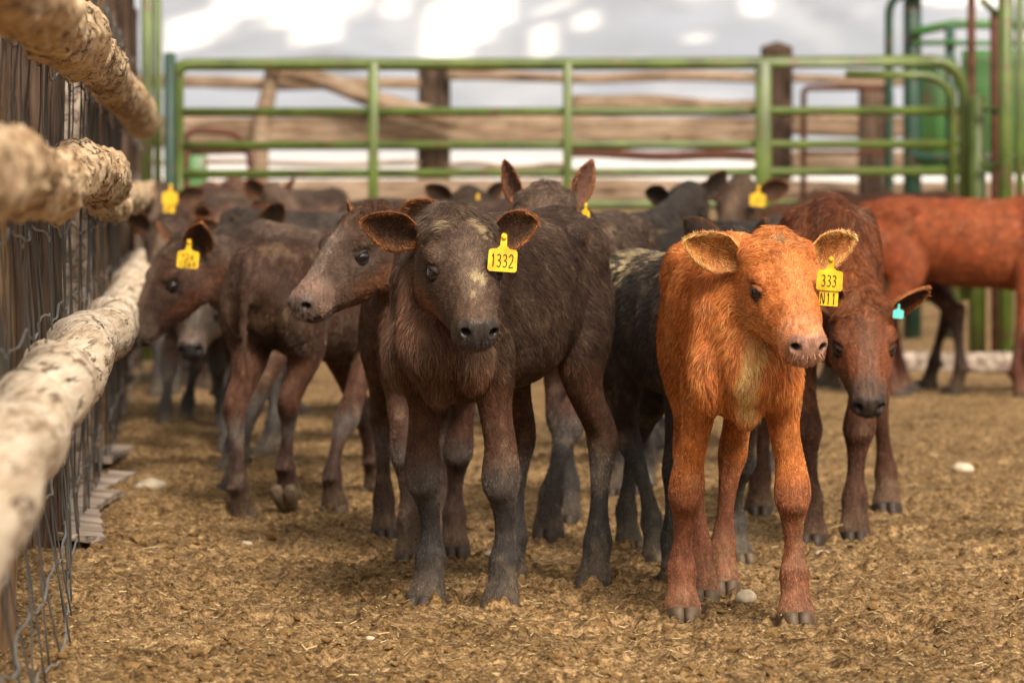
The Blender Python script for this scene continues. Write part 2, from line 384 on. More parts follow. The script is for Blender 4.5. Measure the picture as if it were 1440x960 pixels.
CALVES = []
def calf(label, fore, hind, poll, nose, pal, s=1.0, hs=1.0, voxel=.006, fur=0, earL=None, earR=None, roll=0, tags=(), lifts=None,
         hoof='hoof', eye=True, tail=True, mud=None, flen=1.0, group='calves standing in the corral', th=1.0, eopen=None, ew=1.0):
    fore = [np.array(p[:2], float) for p in fore]; hind = [np.array(p[:2], float) for p in hind]
    fc = (fore[0] + fore[1]) / 2; hc = (hind[0] + hind[1]) / 2; hd = fc - hc; yaw = atan2(hd[1], hd[0]); O = (fc + hc) / 2
    Rm = rotz(yaw); root = empty('calf', (O[0], O[1], .001), yaw)
    loc = lambda w: (np.asarray(w, float) - np.array([O[0], O[1], 0])) @ Rm      # world -> local
    poll = loc(poll); nose = loc(nose)
    d = nrm(nose - poll); wv = np.array([0, 0, 1.]) - d * d[2]; wv = nrm(wv)
    sd = np.cross(wv, d); wv = wv * cos(roll) + sd * sin(roll)
    a = atan2(.08, .31); e1 = cos(a) * d + sin(a) * wv; e3 = cos(a) * wv - sin(a) * d; e2 = np.cross(e3, e1)
    E = np.stack([e1, e2, e3], 1)                                                # head->local
    H = lambda p: poll + (np.atleast_2d(p) * hs) @ E.T
    S = lambda x, y, z: np.array([(x + OX) * s, y * s, z * s])
    mb = MB()
    # torso
    T = TORSO; C = np.array([S(x, 0, z) for x, z, _, _ in T]); 
    loft(mb, C, T[:, 2] * s, T[:, 3] * s * th, (0, 0, 1), n=28, m=4, power=.92)
    for sg in (1, -1):
        ell(mb, S(.20, sg * .072 * th, .60), (.085 * s, .048 * s, .15 * s), rotz(0), 20, 14)
        ell(mb, S(.262, sg * .080 * th, .495), (.055 * s, .040 * s, .075 * s), None, 16, 12)
        ell(mb, S(-.345, sg * .068 * th, .665), (.085 * s, .055 * s, .085 * s), None, 18, 12)
        ell(mb, S(-.455, sg * .050, .690), (.035 * s, .03 * s, .035 * s))
        ell(mb, S(-.27, sg * .092 * th, .715), (.03 * s, .022 * s, .025 * s))
    ell(mb, S(.14, 0, .735), (.10 * s, .04 * s, .035 * s))
    ell(mb, S(-.10, 0, .735), (.30 * s, .03 * s, .022 * s))
    ell(mb, S(.262, 0, .475), (.052 * s, .036 * s, .095 * s))
    # neck
    pb = H((-.02, 0, -.058))[0]; pc = H((.05, 0, -.072))[0]
    n0 = S(.08, 0, .60); n1 = S(.22, 0, .635)
    mid = (n1 * .5 + pb * .5) + np.array([0, 0, -.012])
    mid1 = n1 * .75 + pb * .25 + np.array([0, 0, -.008]); mid2 = n1 * .22 + pb * .78 + np.array([0, 0, -.01])
    z = np.array([0, 0, 1.]); back = -e1 * .3 + e3
    tdir = nrm(pb - n1); ups = [z, nrm(z - tdir * .6), nrm(z - tdir * .8 + e3 * .2), nrm(z * .6 + e3 * .6 - tdir * .5), nrm(e3 - .1 * e1), e3]
    loft(mb, [n0, n1, mid1, mid, mid2, pb], np.array([.155, .148, .122, .103, .090, .078]) * s, np.array([.078, .068, .062, .060, .060, .060]) * s, ups, n=24, m=4)
    # throat / dewlap
    q0 = S(.30, 0, .50); q1 = H((.02, 0, -.12))[0]
    q0 = S(.29, 0, .50); loft(mb, [q0, q0 * .6 + q1 * .4 + np.array([0, 0, -.01]), q1], np.array([.05, .035, .03]) * s, np.array([.035, .028, .035]) * s, (1, 0, .3), n=14, m=4)
    # head
    loft(mb, H(np.c_[HEADS[:, 0], 0 * HEADS[:, 0], HEADS[:, 1]]), HEADS[:, 2] * hs, HEADS[:, 3] * hs, e3, n=28, m=4, power=.90)
    for sg in (1, -1):
        ell(mb, H((.096, sg * .060, -.010))[0], np.array((.036, .022, .021)) * hs, E)
        ell(mb, H((.050, sg * .044, -.108))[0], np.array((.062, .028, .046)) * hs, E)
        ell(mb, H((.278, sg * .0285, -.074))[0], np.array((.026, .0170, .019)) * hs, E)
        loft(mb, H([(.085, sg * .066, -.062), (.14, sg * .060, -.066), (.20, sg * .047, -.070)]), np.array([.014, .011, .008]) * hs, np.array([.010, .008, .006]) * hs, e3, n=12, m=3)
        ell(mb, H((.01, sg * .05, .004))[0], np.array((.04, .028, .025)) * hs, E)
        ell(mb, H((.252, sg * .029, -.102))[0], np.array((.038, .019, .022)) * hs, E)
        ell(mb, H((.045, sg * .050, -.105))[0], np.array((.060, .030, .050)) * hs, E)
    ell(mb, H((-.010, 0, .018))[0], np.array((.048, .045, .030)) * hs, E)
    ell(mb, H((.045, 0, .012))[0], np.array((.055, .055, .030)) * hs, E)
    ell(mb, H((.286, 0, -.076))[0], np.array((.020, .036, .026)) * hs, E)
    loft(mb, H([(.03, 0, -.132), (.12, 0, -.134), (.20, 0, -.126), (.255, 0, -.121), (.277, 0, -.118)]), np.array([.026, .020, .016, .015, .011]) * hs, np.array([.035, .030, .023, .027, .018]) * hs, e3, n=18, m=3)
    # legs
    feet = []; lg = []
    for tmpl, tg, nm in ((FORE, fore, 'f'), (HIND, hind, 'h')):
        L2 = [loc((*p, 0)) for p in tg]; L2.sort(key=lambda p: -p[1])
        for sg, t_ in zip((1, -1), L2):
            D = tmpl.copy(); kz = sst(.50, .36, D[:, 2]); D[:, 3:] *= (1 - .13 * kz)[:, None]; kn = np.exp(-((D[:, 2] - (.26 if nm == 'f' else .30)) / .03) ** 2) + np.exp(-((D[:, 2] - .10) / .025) ** 2); D[:, 3:] *= (1 + .02 * kn)[:, None]; tm = 1 + (th * .93 - 1) * sst(.28, .42, D[:, 2]); D[:, 1] *= tm; D[:, 4] *= tm; pts = np.array([S(x, sg * y, zz) for x, y, zz in D[:, :3]])
            base = pts[-1].copy(); off = np.array([t_[0] - base[0] - .005, t_[1] - base[1], 0])
            w = 1 - sst(.05, .62, D[:, 2]); w = w[:, None]
            lz = (lifts or {}).get(nm + ('L' if sg > 0 else 'R'), None)
            pts = pts + off * w
            ang = 0
            if lz:
                dz, bx, ang = lz; k = (1 - sst(.06, .42, D[:, 2]))
                pts[:, 2] += dz * k; kb = np.exp(-((D[:, 2] - .26) / .10) ** 2); pts[:, 0] += bx * kb
            loft(mb, pts, D[:, 3] * s, D[:, 4] * s, (1, 0, 0), n=18, m=3)
            if nm == 'h':
                i = 6; ell(mb, pts[i] + np.array([-.026, 0, .022]) * s, (.022 * s, .017 * s, .034 * s))
            else:
                ell(mb, pts[6] + np.array([.012, 0, 0]) * s, (.026 * s, .033 * s, .034 * s))
            for q in (.6, -.6): ell(mb, pts[10] + np.array([-.033, q * .022, -.008]) * s, (.010 * s, .008 * s, .011 * s), None, 8, 6)
            feet.append((pts[-1], ang, nm)); lg.append(pts)
    if tail:
        loft(mb, [S(-.46, 0, .725), S(-.495, 0, .712), S(-.512, .0, .66), S(-.512, .01, .55), S(-.505, .012, .46), S(-.50, .0, .38)], np.array([.02, .02, .017, .013, .011, .008]) * s, np.array([.024, .022, .018, .013, .011, .008]) * s, (1, 0, .2), n=12, m=3)
    # fuse to one skin
    me = mb.mesh('tmp'); ob = bpy.data.objects.new('tmp', me); sc.collection.objects.link(ob)
    md = ob.modifiers.new('r', 'REMESH'); md.mode = 'VOXEL'; md.voxel_size = voxel; md.use_smooth_shade = True
    dg = bpy.context.evaluated_depsgraph_get(); m2 = bpy.data.meshes.new_from_object(ob.evaluated_get(dg))
    bpy.data.objects.remove(ob); bpy.data.meshes.remove(me)
    n = len(m2.vertices); V = np.empty(n * 3); m2.vertices.foreach_get('co', V); V = V.reshape(-1, 3)
    Ed = np.empty(len(m2.edges) * 2, np.int64); m2.edges.foreach_get('vertices', Ed); Ed = Ed.reshape(-1, 2)
    hc_ = (V - poll) @ E / hs                                                    # head coordinates
    inh = sst(.13, .05, np.linalg.norm((hc_ - np.array([.12, 0, -.065])) * np.array([.55, 1, 1]), axis=1)) if True else 0
    headw = np.clip(inh * 1.5, 0, 1)
    lowleg = sst(.42, .30, V[:, 2] / s) * (np.abs(headw) < .3)
    w = np.clip(1 - .93 * headw - .88 * lowleg, .06, 1)
    k = .006 / voxel
    V = lap(V, Ed, w, int(15 * k * k) + 2)
    V = lap(V, Ed, np.ones(n), int(3 * k * k) + 1)
    hc_ = (V - poll) @ E / hs; ha = hc_.copy(); ha[:, 1] = np.abs(ha[:, 1]); sgn = np.sign(hc_[:, 1])
    Dh = np.zeros_like(V)
    inhead = (headw > .05)
    ec = np.array([.120, .0715, -.037]); de = np.linalg.norm((ha - ec) * np.array([.9, .6, 1.1]), axis=1)
    g = np.exp(-(de / .016) ** 2) * inhead; Dh[:, 1] -= sgn * .010 * g
    nc = np.array([.299, .0285, -.076]); nl = ha - nc; nl = np.c_[nl[:, 0] * .5, nl[:, 1] * .9 - nl[:, 2] * .45, nl[:, 2] * 1.0 + nl[:, 1] * .45]; dn = np.linalg.norm(nl, axis=1)
    g = np.exp(-(dn / .0085) ** 4) * inhead; Dh[:, 0] -= .018 * g; Dh[:, 1] -= sgn * .004 * g
    Dh += (nrm(hc_ - np.array([.1, 0, -.07])) * (.0022 * fbm(hc_ * np.array([38, 70, 70]), 3, 91) * headw * sst(.27, .22, hc_[:, 0]))[:, None])
    ml = -.1130 - .06 * np.clip(.27 - ha[:, 0], 0, .1) * 1; mg = np.exp(-((ha[:, 2] - ml) / .0035) ** 2) * sst(.205, .235, ha[:, 0]) * inhead * (ha[:, 2] > -.155)
    Dh[:, 1] -= sgn * .004 * mg; Dh[:, 0] -= .004 * mg
    V = V + (Dh * hs) @ E.T
    # large muscle folds and unevenness
    wn = (1 - headw) * (1 - lowleg)
    V[:, 1] *= 1 + 0 * wn
    nn = fbm(V * np.array([9, 9, 5]) + len(CALVES) * 7.7, 3, 3)
    cen = np.c_[V[:, 0], 0 * V[:, 1], np.full(n, .58 * s)]; V = V + nrm(V - cen) * (nn * .006 * wn)[:, None]
    # ---- colours
    pl = {k_: np.array(v, float) for k_, v in pal.items() if k_ not in ('mudamt',)}
    n1_ = fbm(V * 7 + 3 * len(CALVES), 4, 1) * .5 + .5; n2_ = fbm(V * 23 + 5 * len(CALVES), 3, 5) * .5 + .5
    def mixc(c, c2, w): w = np.clip(w, 0, 1)[:, None]; return c * (1 - w) + np.asarray(c2) * w
    col = np.tile(pl['body'], (n, 1)); col = mixc(col, pl.get('body2', pl['body'] * 1.4), sst(.35, .75, n1_))
    zz = V[:, 2] / s
    col = mixc(col, pl.get('belly', pl['body']), sst(.50, .40, zz) * .8)
    chest = sst(.20 + OX, .31 + OX, V[:, 0] / s) * sst(.72, .6, zz); col = mixc(col, pl.get('chest', pl['body']), chest * (.4 + .6 * n2_))
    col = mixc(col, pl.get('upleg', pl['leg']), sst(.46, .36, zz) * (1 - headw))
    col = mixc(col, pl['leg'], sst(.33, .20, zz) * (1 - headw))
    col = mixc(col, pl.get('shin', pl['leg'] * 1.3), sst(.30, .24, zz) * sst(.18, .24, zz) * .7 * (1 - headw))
    fc_ = pl.get('face', pl['body']); col = mixc(col, fc_, headw * .95)
    col = mixc(col, pl.get('cheek', fc_), headw * sst(-.06, -.11, hc_[:, 2]) * sst(.25, .1, hc_[:, 0]) * .9)
    col = mixc(col, pl.get('bridge', fc_ * 1.3), headw * sst(.035, .012, ha[:, 1]) * sst(-.10, -.03, hc_[:, 2]) * sst(.05, .14, hc_[:, 0]) * .8)
    if 'crown' in pl: col = mixc(col, pl['crown'], headw * sst(.07, .02, hc_[:, 0]) * sst(-.06, -.01, hc_[:, 2]) * .9)
    col = mixc(col, pl.get('muz', fc_), sst(.20, .255, hc_[:, 0]) * inhead * (np.abs(ha[:, 1]) < .08))
    nz = sst(.274, .288, hc_[:, 0] + .25 * (ha[:, 1] < .02) * .02) * sst(-.106, -.100, hc_[:, 2]) * sst(-.046, -.056, hc_[:, 2]) * inhead; col = mixc(col, pl.get('nose', (.06, .045, .042)), nz)
    col = mixc(col, pl.get('lip', (.10, .07, .06)), sst(.24, .27, hc_[:, 0]) * sst(-.104, -.112, hc_[:, 2]) * inhead * .7)
    col = mixc(col, pl.get('ering', fc_ * .4), sst(.030, .017, de) * headw * .7)
    col = mixc(col, (.006, .004, .004), np.exp(-(dn / .0085) ** 4) * inhead * 1.3)
    col = mixc(col, (.012, .008, .006), mg * .8)
    col *= (.75 + .5 * n2_)[:, None]
    dust = sst(.60, .74, fbm(V * 26 + 11 * len(CALVES), 3, 13) * .5 + .5) * .15 * (1 - headw) + sst(.12, .02, zz) * (.25 + .5 * n2_) * .30
    col = mixc(col, (.27, .195, .115), dust)
    mudw = np.zeros(n)
    if 'tuft' in pl:
        col = mixc(col, pl['tuft'], sst(.030, .012, np.abs(V[:, 1] / s + .008 * np.sin(zz * 30))) * sst(.30 + OX - .06, .30 + OX, V[:, 0] / s) * sst(.36, .44, zz) * sst(.62, .52, zz) * (1 - headw))
    if mud:
        for mc, mr_, amt in mud:
            mc = np.array(mc)
            if len(mc) == 4: dd = np.linalg.norm((hc_ - mc[:3]), axis=1)
            else: dd = np.linalg.norm(V / s - mc, axis=1)
            mm = sst(mr_, mr_ * .4, dd) * sst(.45, .62, fbm(V * np.array([60, 60, 60]), 3, 9) * .5 + .5) * amt * .65
            mudw = np.maximum(mudw, mm)
        col = mixc(col, (.44, .35, .20), mudw)
    wetv = nz * (dn > .006)
    m2.vertices.foreach_set('co', V.ravel().astype(np.float32))
    polys = [tuple(p.vertices) for p in m2.polygons]
    bpy.data.meshes.remove(m2)
    fb = MB(); fb.add(V, polys); cols = [col]
    nobody = n
    # ears
    EARS = []
    for sg, ed in ((1, earL), (-1, earR)):
        dd, oo = ed if ed else ((-.30, 1.0, .05), (.95, .35, .10))
        dd = np.array(dd, float) * np.array([1, sg, 1]); oo = np.array(oo, float) * np.array([1, sg, 1])
        b = H((-.006, sg * .054, -.026))[0]; dl = nrm(E @ dd); ol = nrm(E @ oo)
        ev, ef, ecl = ear_piece(None, None, b, dl, ol, .138 * hs, .046 * hs * ew, (pl.get('earin', pl['body'] * .5), pl.get('ear', pl['body']), pl.get('rim', pl['body'] * 2)))
        fb.add(ev, ef); cols.append(ecl * (.8 + .4 * (fbm(ev * 60, 2, 4) * .5 + .5))[:, None])
        on = nrm(ol - dl * np.dot(ol, dl)); EARS.append((b, dl, on, np.cross(on, dl)))
    # eyes
    if eye:
        for sg in (1, -1):
            c = H((.118, sg * .0570, -.037))[0]; o = nrm(E @ np.array([.32, sg * 1.0, .10])); u = nrm(e1 - o * np.dot(e1, o)); v = np.cross(o, u) * (1 if sg > 0 else 1)
            v = v * np.sign(np.dot(v, e3))
            em = MB(); Re = .0200 * hs; M = np.stack([u, v, o], 1); ell(em, c, (Re, Re, Re), M, 24, 16)
            eo = em.build('eye', MAT['eye'], root)
            KA = 28; rings = [(.0172, .0112, .0), (.0188, .0130, .0024), (.0218, .0168, .0024), (.0262, .0215, -.0018), (.032, .028, -.013)]
            ev = []; ecl = []
            for ri, (ra, rb, off) in enumerate(rings):
                for j in range(KA):
                    t = 2 * pi * j / KA; x = ra * cos(t) * hs; y = rb * sin(t) * hs * (1.0 if sin(t) < 0 else (eopen or .84))
                    x = x * (1 + .12 * (abs(cos(t)) ** 6)); r2 = x * x + y * y
                    h = sqrt(max(Re * Re - r2, 0)) if r2 < Re * Re else -0.3 * (sqrt(r2) - Re)
                    h += off * hs + .0010 + (.0030 * max(0, sin(t)) * hs if 0 < ri < 4 else 0)
                    ev.append(c + u * x + v * y + o * h); ecl.append(pl.get('ering', fc_ * .4) * .5 if ri < 2 else (pl.get('ering', fc_ * .4) if ri == 2 else fc_ * .8))
            ef = []
            for ri in range(len(rings) - 1):
                for j in range(KA):
                    q = (ri * KA + j, ri * KA + (j + 1) % KA, (ri + 1) * KA + (j + 1) % KA, (ri + 1) * KA + j)
                    ef.append(q)
            fb.add(np.array(ev), ef); cols.append(np.array(ecl))
    col_all = np.vstack(cols)
    bo = fb.build('body', MAT['hide'], root, col=col_all)
    wa_ = bo.data.attributes.new('wet', 'FLOAT', 'POINT'); wf = np.zeros(len(col_all), np.float32); wf[:nobody] = wetv; wa_.data.foreach_set('value', wf)
    # hooves
    for p, ang, nm in feet:
        hm = MB()
        for q in (1, -1):
            c = np.array([0, q * .0180, 0]) * s
            secs = [(0.020, .001, .036, .0186), (.016, .002, .039, .0192), (.008, .005, .043, .0197), (-.002, .008, .046, .0200), (-.012, .008, .045, .019)]
            Cc = np.array([(x_ + .004, 0, z_) for z_, x_, _, _ in secs]) * s + c
            tmp = MB(); loft(tmp, Cc, np.array([k_[2] for k_ in secs]) * s, np.array([k_[3] for k_ in secs]) * s, (1, 0, 0), n=18, m=2, power=.70)
            vv = tmp.verts(); fx_ = np.clip(vv[:, 0] / (.045 * s), -1, 1); vv[:, 1] = (vv[:, 1] - c[1]) * (1 - .30 * np.maximum(fx_, 0)) + c[1] - q * .006 * s * fx_
            ca, sa = cos(ang), sin(ang); xx = vv[:, 0].copy(); z2 = vv[:, 2].copy() - .04 * s
            if ang: vv[:, 0] = xx * ca + z2 * sa; vv[:, 2] = -xx * sa + z2 * ca + .04 * s
            vv = vv + np.array([p[0], p[1], p[2] - .006 * s]); vv[:, 2] = np.maximum(vv[:, 2], -.012)
            hm.add(vv, tmp.f)
        hm.build('hoof', MAT[hoof], root)
    # tags
    for tg in tags:
        b, dl, on, wd = EARS[0 if tg['side'] == 'L' else 1]
        pos = b + dl * (.138 * hs * tg.get('at', .5)) + on * .008 + np.array([0, 0, tg.get('dz', -.0)])
        cdir = (np.array([0, 0, CAMZ]) - np.array([O[0], O[1], 0])) @ Rm; cdir = cdir - pos; cdir[2] = 0; cdir = nrm(cdir)
        n_ = rotz(tg.get('yaw', 0)) @ cdir; right = np.cross(np.array([0, 0, 1.]), n_)
        if 'px' in tg: pos = loc(P(*tg['px']))
        make_tag(root, pos, right, n_, MAT[tg.get('mat', 'yellow')], tg.get('rows', ['1332']), tg.get('scale', 1.0), tg.get('second'))
    tag(root, label, 'calf', group)
    if fur: add_fur(bo, root, fur, s, hs, poll, E, headw if False else None, flen, EARS, nobody, col_all, mudw)
    CALVES.append(root); return root

def add_fur(bo, root, N, s, hs, poll, E, _, flen, EARS, nobody, col, mudw):
    me = bo.data; me.calc_loop_triangles(); nt_ = len(me.loop_triangles)
    T = np.empty(nt_ * 3, np.int32); me.loop_triangles.foreach_get('vertices', T); T = T.reshape(-1, 3)
    V = np.empty(len(me.vertices) * 3, np.float32); me.vertices.foreach_get('co', V); V = V.reshape(-1, 3).astype(float)
    Nn = np.empty(len(me.vertices) * 3, np.float32); me.vertices.foreach_get('normal', Nn); Nn = Nn.reshape(-1, 3).astype(float)
    a, b, c = V[T[:, 0]], V[T[:, 1]], V[T[:, 2]]; area = np.linalg.norm(np.cross(b - a, c - a), axis=1)
    m = (a + b + c) / 3; hh = (m - poll) @ E / hs; ha = hh.copy(); ha[:, 1] = np.abs(ha[:, 1])
    ishead = np.linalg.norm((hh - np.array([.12, 0, -.065])) * np.array([.55, 1, 1]), axis=1) < .105
    w = area.copy(); w[ishead] *= 4.2
    legm = (m[:, 2] < .35 * s) & ~ishead; w[legm] *= 2.6
    isear = T[:, 0] >= nobody; w[isear & ishead] *= 1.0; w[isear] *= 2.0
    de = np.linalg.norm((ha - np.array([.120, .0715, -.037])), axis=1); w[de < .024] = 0
    w[(hh[:, 0] > .280) & (hh[:, 2] > -.104) & (hh[:, 2] < -.049) & ishead] = 0
    w /= w.sum(); idx = RNG.choice(nt_, N, p=w)
    r1 = np.sqrt(RNG.random(N)); r2 = RNG.random(N); wa, wb, wc = 1 - r1, r1 * (1 - r2), r1 * r2
    t = T[idx]; W = np.stack([wa, wb, wc], 1)[..., None]
    p = (V[t] * W).sum(1); nv = nrm((Nn[t] * W).sum(1)); cc = (col[t] * W).sum(1)
    mw = np.zeros(len(V)); mw[:len(mudw)] = mudw; mw = (mw[t] * W[..., 0]).sum(1)
    h = (p - poll) @ E / hs; dist = np.linalg.norm((h - np.array([.12, 0, -.065])) * np.array([.55, 1, 1]), axis=1)
    hd = sst(.125, .085, dist) * 1.0; ear = (t[:, 0] >= nobody)
    z = p[:, 2] / s; x = p[:, 0] / s - OX
    e1, e2, e3 = E[:, 0], E[:, 1], E[:, 2]
    comb = np.tile(np.array([-.75, 0, -.62]), (N, 1))
    chest = sst(.18, .30, x); comb = comb * (1 - chest[:, None]) + np.array([-.15, 0, -1.]) * chest[:, None]
    leg = sst(.46, .38, z); comb = comb * (1 - leg[:, None]) + np.array([-.1, 0, -1.]) * leg[:, None]
    side = np.clip(h[:, 1:2] / .05, -1, 1)
    hcmb = -e1 * 1.0 + side * e2 * .55 - e3 * .25
    comb = comb * (1 - hd[:, None]) + hcmb * hd[:, None]
    L = np.full(N, .0165) * (1 - .12 * leg) ; L = L * (1 - leg) + .0064 * leg
    L = np.where(chest * (z < .66) * (1 - leg) > .5, .021, L)
    L = L * (1 - hd) + (.0062 + .010 * sst(.07, .0, h[:, 0]) + .005 * sst(-.09, -.13, h[:, 2]) * (h[:, 0] < .15) - .0025 * sst(.2, .25, h[:, 0])) * hd
    L = L * s * flen * (.6 + .7 * RNG.random(N))
    wid = np.full(N, .00034 if N > 150000 else (.00050 if N > 70000 else .00075))
    lift = .22 + .26 * RNG.random(N) + .2 * chest; lift = np.where(hd > .5, .28 + .3 * RNG.random(N), lift)
    if ear.any():
        e = ear & (t[:, 0] < nobody + 2 * 2 * 17 * 13)
        for k, (bb, dl, on, wd) in enumerate(EARS):
            kk = e & (t[:, 0] >= nobody + k * 442) & (t[:, 0] < nobody + (k + 1) * 442)
            rel = (p - bb); sl = np.clip(rel @ dl / (.138 * hs), 0, 1); tt = rel @ wd / (.043 * hs)
            comb[kk] = (dl * .8)[None] + (wd[None] * tt[:, None] * 1.2)[kk]
            inn = (rel @ on > -.006 - .02 * (1 - tt ** 2)) & kk & ((nv @ on) > .0)
            comb[inn] = (dl * .55)[None] - (wd[None] * tt[:, None] * .9)[inn]; earin = inn if k == 0 else (earin | inn)
            rim = np.clip(np.maximum(np.abs(tt), sst(.75, 1, sl)), 0, 1)
            L[kk] = np.where(inn[kk], .017, .008) * (1 - .3 * rim[kk]) * (.6 + .7 * RNG.random(kk.sum())); lift[kk] = .35 + .3 * RNG.random(kk.sum())
        L[ear & ~e] = .0015
    if ear.any(): lift = np.where(earin, .55 + .35 * RNG.random(N), lift)
    tv = comb - nv * (comb * nv).sum(1, keepdims=True)
    nz = np.stack([fbm(p * 38, 2, 21), fbm(p * 38, 2, 22), fbm(p * 38, 2, 23)], 1) * .55 + np.stack([fbm(p * 130, 1, 31), fbm(p * 130, 1, 32), fbm(p * 130, 1, 33)], 1) * .30
    amp = np.where(hd > .5, .35 + .9 * sst(.06, 0, h[:, 0]), .75)[:, None] + .3 * chest[:, None]; amp = np.where(leg[:, None] > .5, .25, amp)
    tv = nrm(nrm(tv) + nz * amp + RNG.normal(0, .10, (N, 3))); tv = nrm(tv - nv * (tv * nv).sum(1, keepdims=True))
    K = 5
    cs = .014; cell = np.floor(p / cs); ctr = (cell + .5 + .35 * np.stack([vn(cell + .5, 51), vn(cell + .5, 52), vn(cell + .5, 53)], 1)) * cs
    dl_ = ctr - p; dl_ -= nv * (dl_ * nv).sum(1, keepdims=True); dl_ *= (np.minimum(L / .02, 1.2) * .5)[:, None]
    pts = np.empty((N, K, 3)); q = p - nv * .0008; pts[:, 0] = q
    for k in range(1, K):
        f = k / (K - 1); lf = (lift * (1.15 - .9 * f))[:, None]
        dirn = tv * np.cos(lf) + nv * np.sin(lf); dirn[:, 2] -= .10 * f
        pts[:, k] = pts[:, k - 1] + dirn * (L / (K - 1))[:, None] + dl_ * (f * .4)
    hc = bpy.data.hair_curves.new('fur'); hc.add_curves([K] * N)
    hc.position_data.foreach_set('vector', pts.reshape(-1).astype(np.float32))
    rad = np.tile(np.array([1, .95, .8, .55, .12]), (N, 1)) * (wid[:, None])
    ra = hc.attributes.get('radius') or hc.attributes.new('radius', 'FLOAT', 'POINT')
    ra.data.foreach_set('value', rad.ravel().astype(np.float32))
    at = hc.attributes.new('coat', 'FLOAT_COLOR', 'CURVE')
    jit = np.exp(RNG.normal(0, .46, N) + .42 * fbm(pts[:, -1] * 120, 2, 41) + .30 * fbm(pts[:, -1] * 40, 2, 43)) * 1.35; c4 = np.ones((N, 4), np.float32); c4[:, :3] = np.clip(cc * jit[:, None], 0, .9)
    if ear.any(): c4[earin, :3] = np.clip(c4[earin, :3] * (1.2 + 1.3 * RNG.random(earin.sum()))[:, None], 0, .9)
    mk = (RNG.random(N) < mw * 1.3); c4[mk, :3] = np.array([.46, .36, .21]) * (.6 + .6 * RNG.random(mk.sum()))[:, None]
    at.data.foreach_set('color', c4.ravel())
    pass
    hc.materials.append(MAT['fur']); o = link('fur', hc, bo)
    return o
#__SCENE__
# ------------------------------------------------------------------ ground
def ground_h(X, Y, fine=True):
    p = np.c_[X, Y, 0 * X]
    h = .020 * fbm(p * 1.6, 3, 60) + .012 * fbm(p * 6, 2, 61)
    near = sst(22, 12, Y) * sst(3, 4.5, Y)
    a = fbm(p * np.array([44, 34, 1]), 3, 62); b = vn(p * np.array([95, 75, 1]), 66)
    cl = np.maximum(0, a - .02) ** .8
    pit = fbm(p * 9, 2, 64)
    h = h + near * (.020 * cl + .0045 * b * (.4 + cl) - .022 * sst(.12, .42, pit) + .006 * sst(.02, .12, pit))
    for fx_, fy_ in [(598, 856), (702, 863), (833, 831), (714, 822), (960, 870), (1120, 877), (988, 845), (1018, 832), (577, 793), (640, 782), (952, 818), (1202, 762), (1140, 766), (886, 773), (925, 792), (343, 732)]:
        g_ = G(fx_, fy_); rr_ = np.hypot(X - g_[0], Y - g_[1] + .01); h = h + .013 * np.exp(-((rr_ - .066) / .017) ** 2) * (.5 + cl * 2) - .004 * np.exp(-(rr_ / .045) ** 2)
    lat = FX(Y) - X                        # raised dirt along the fence
    h = h + .03 * sst(-.25, .25, lat) * near
    return h, cl, pit
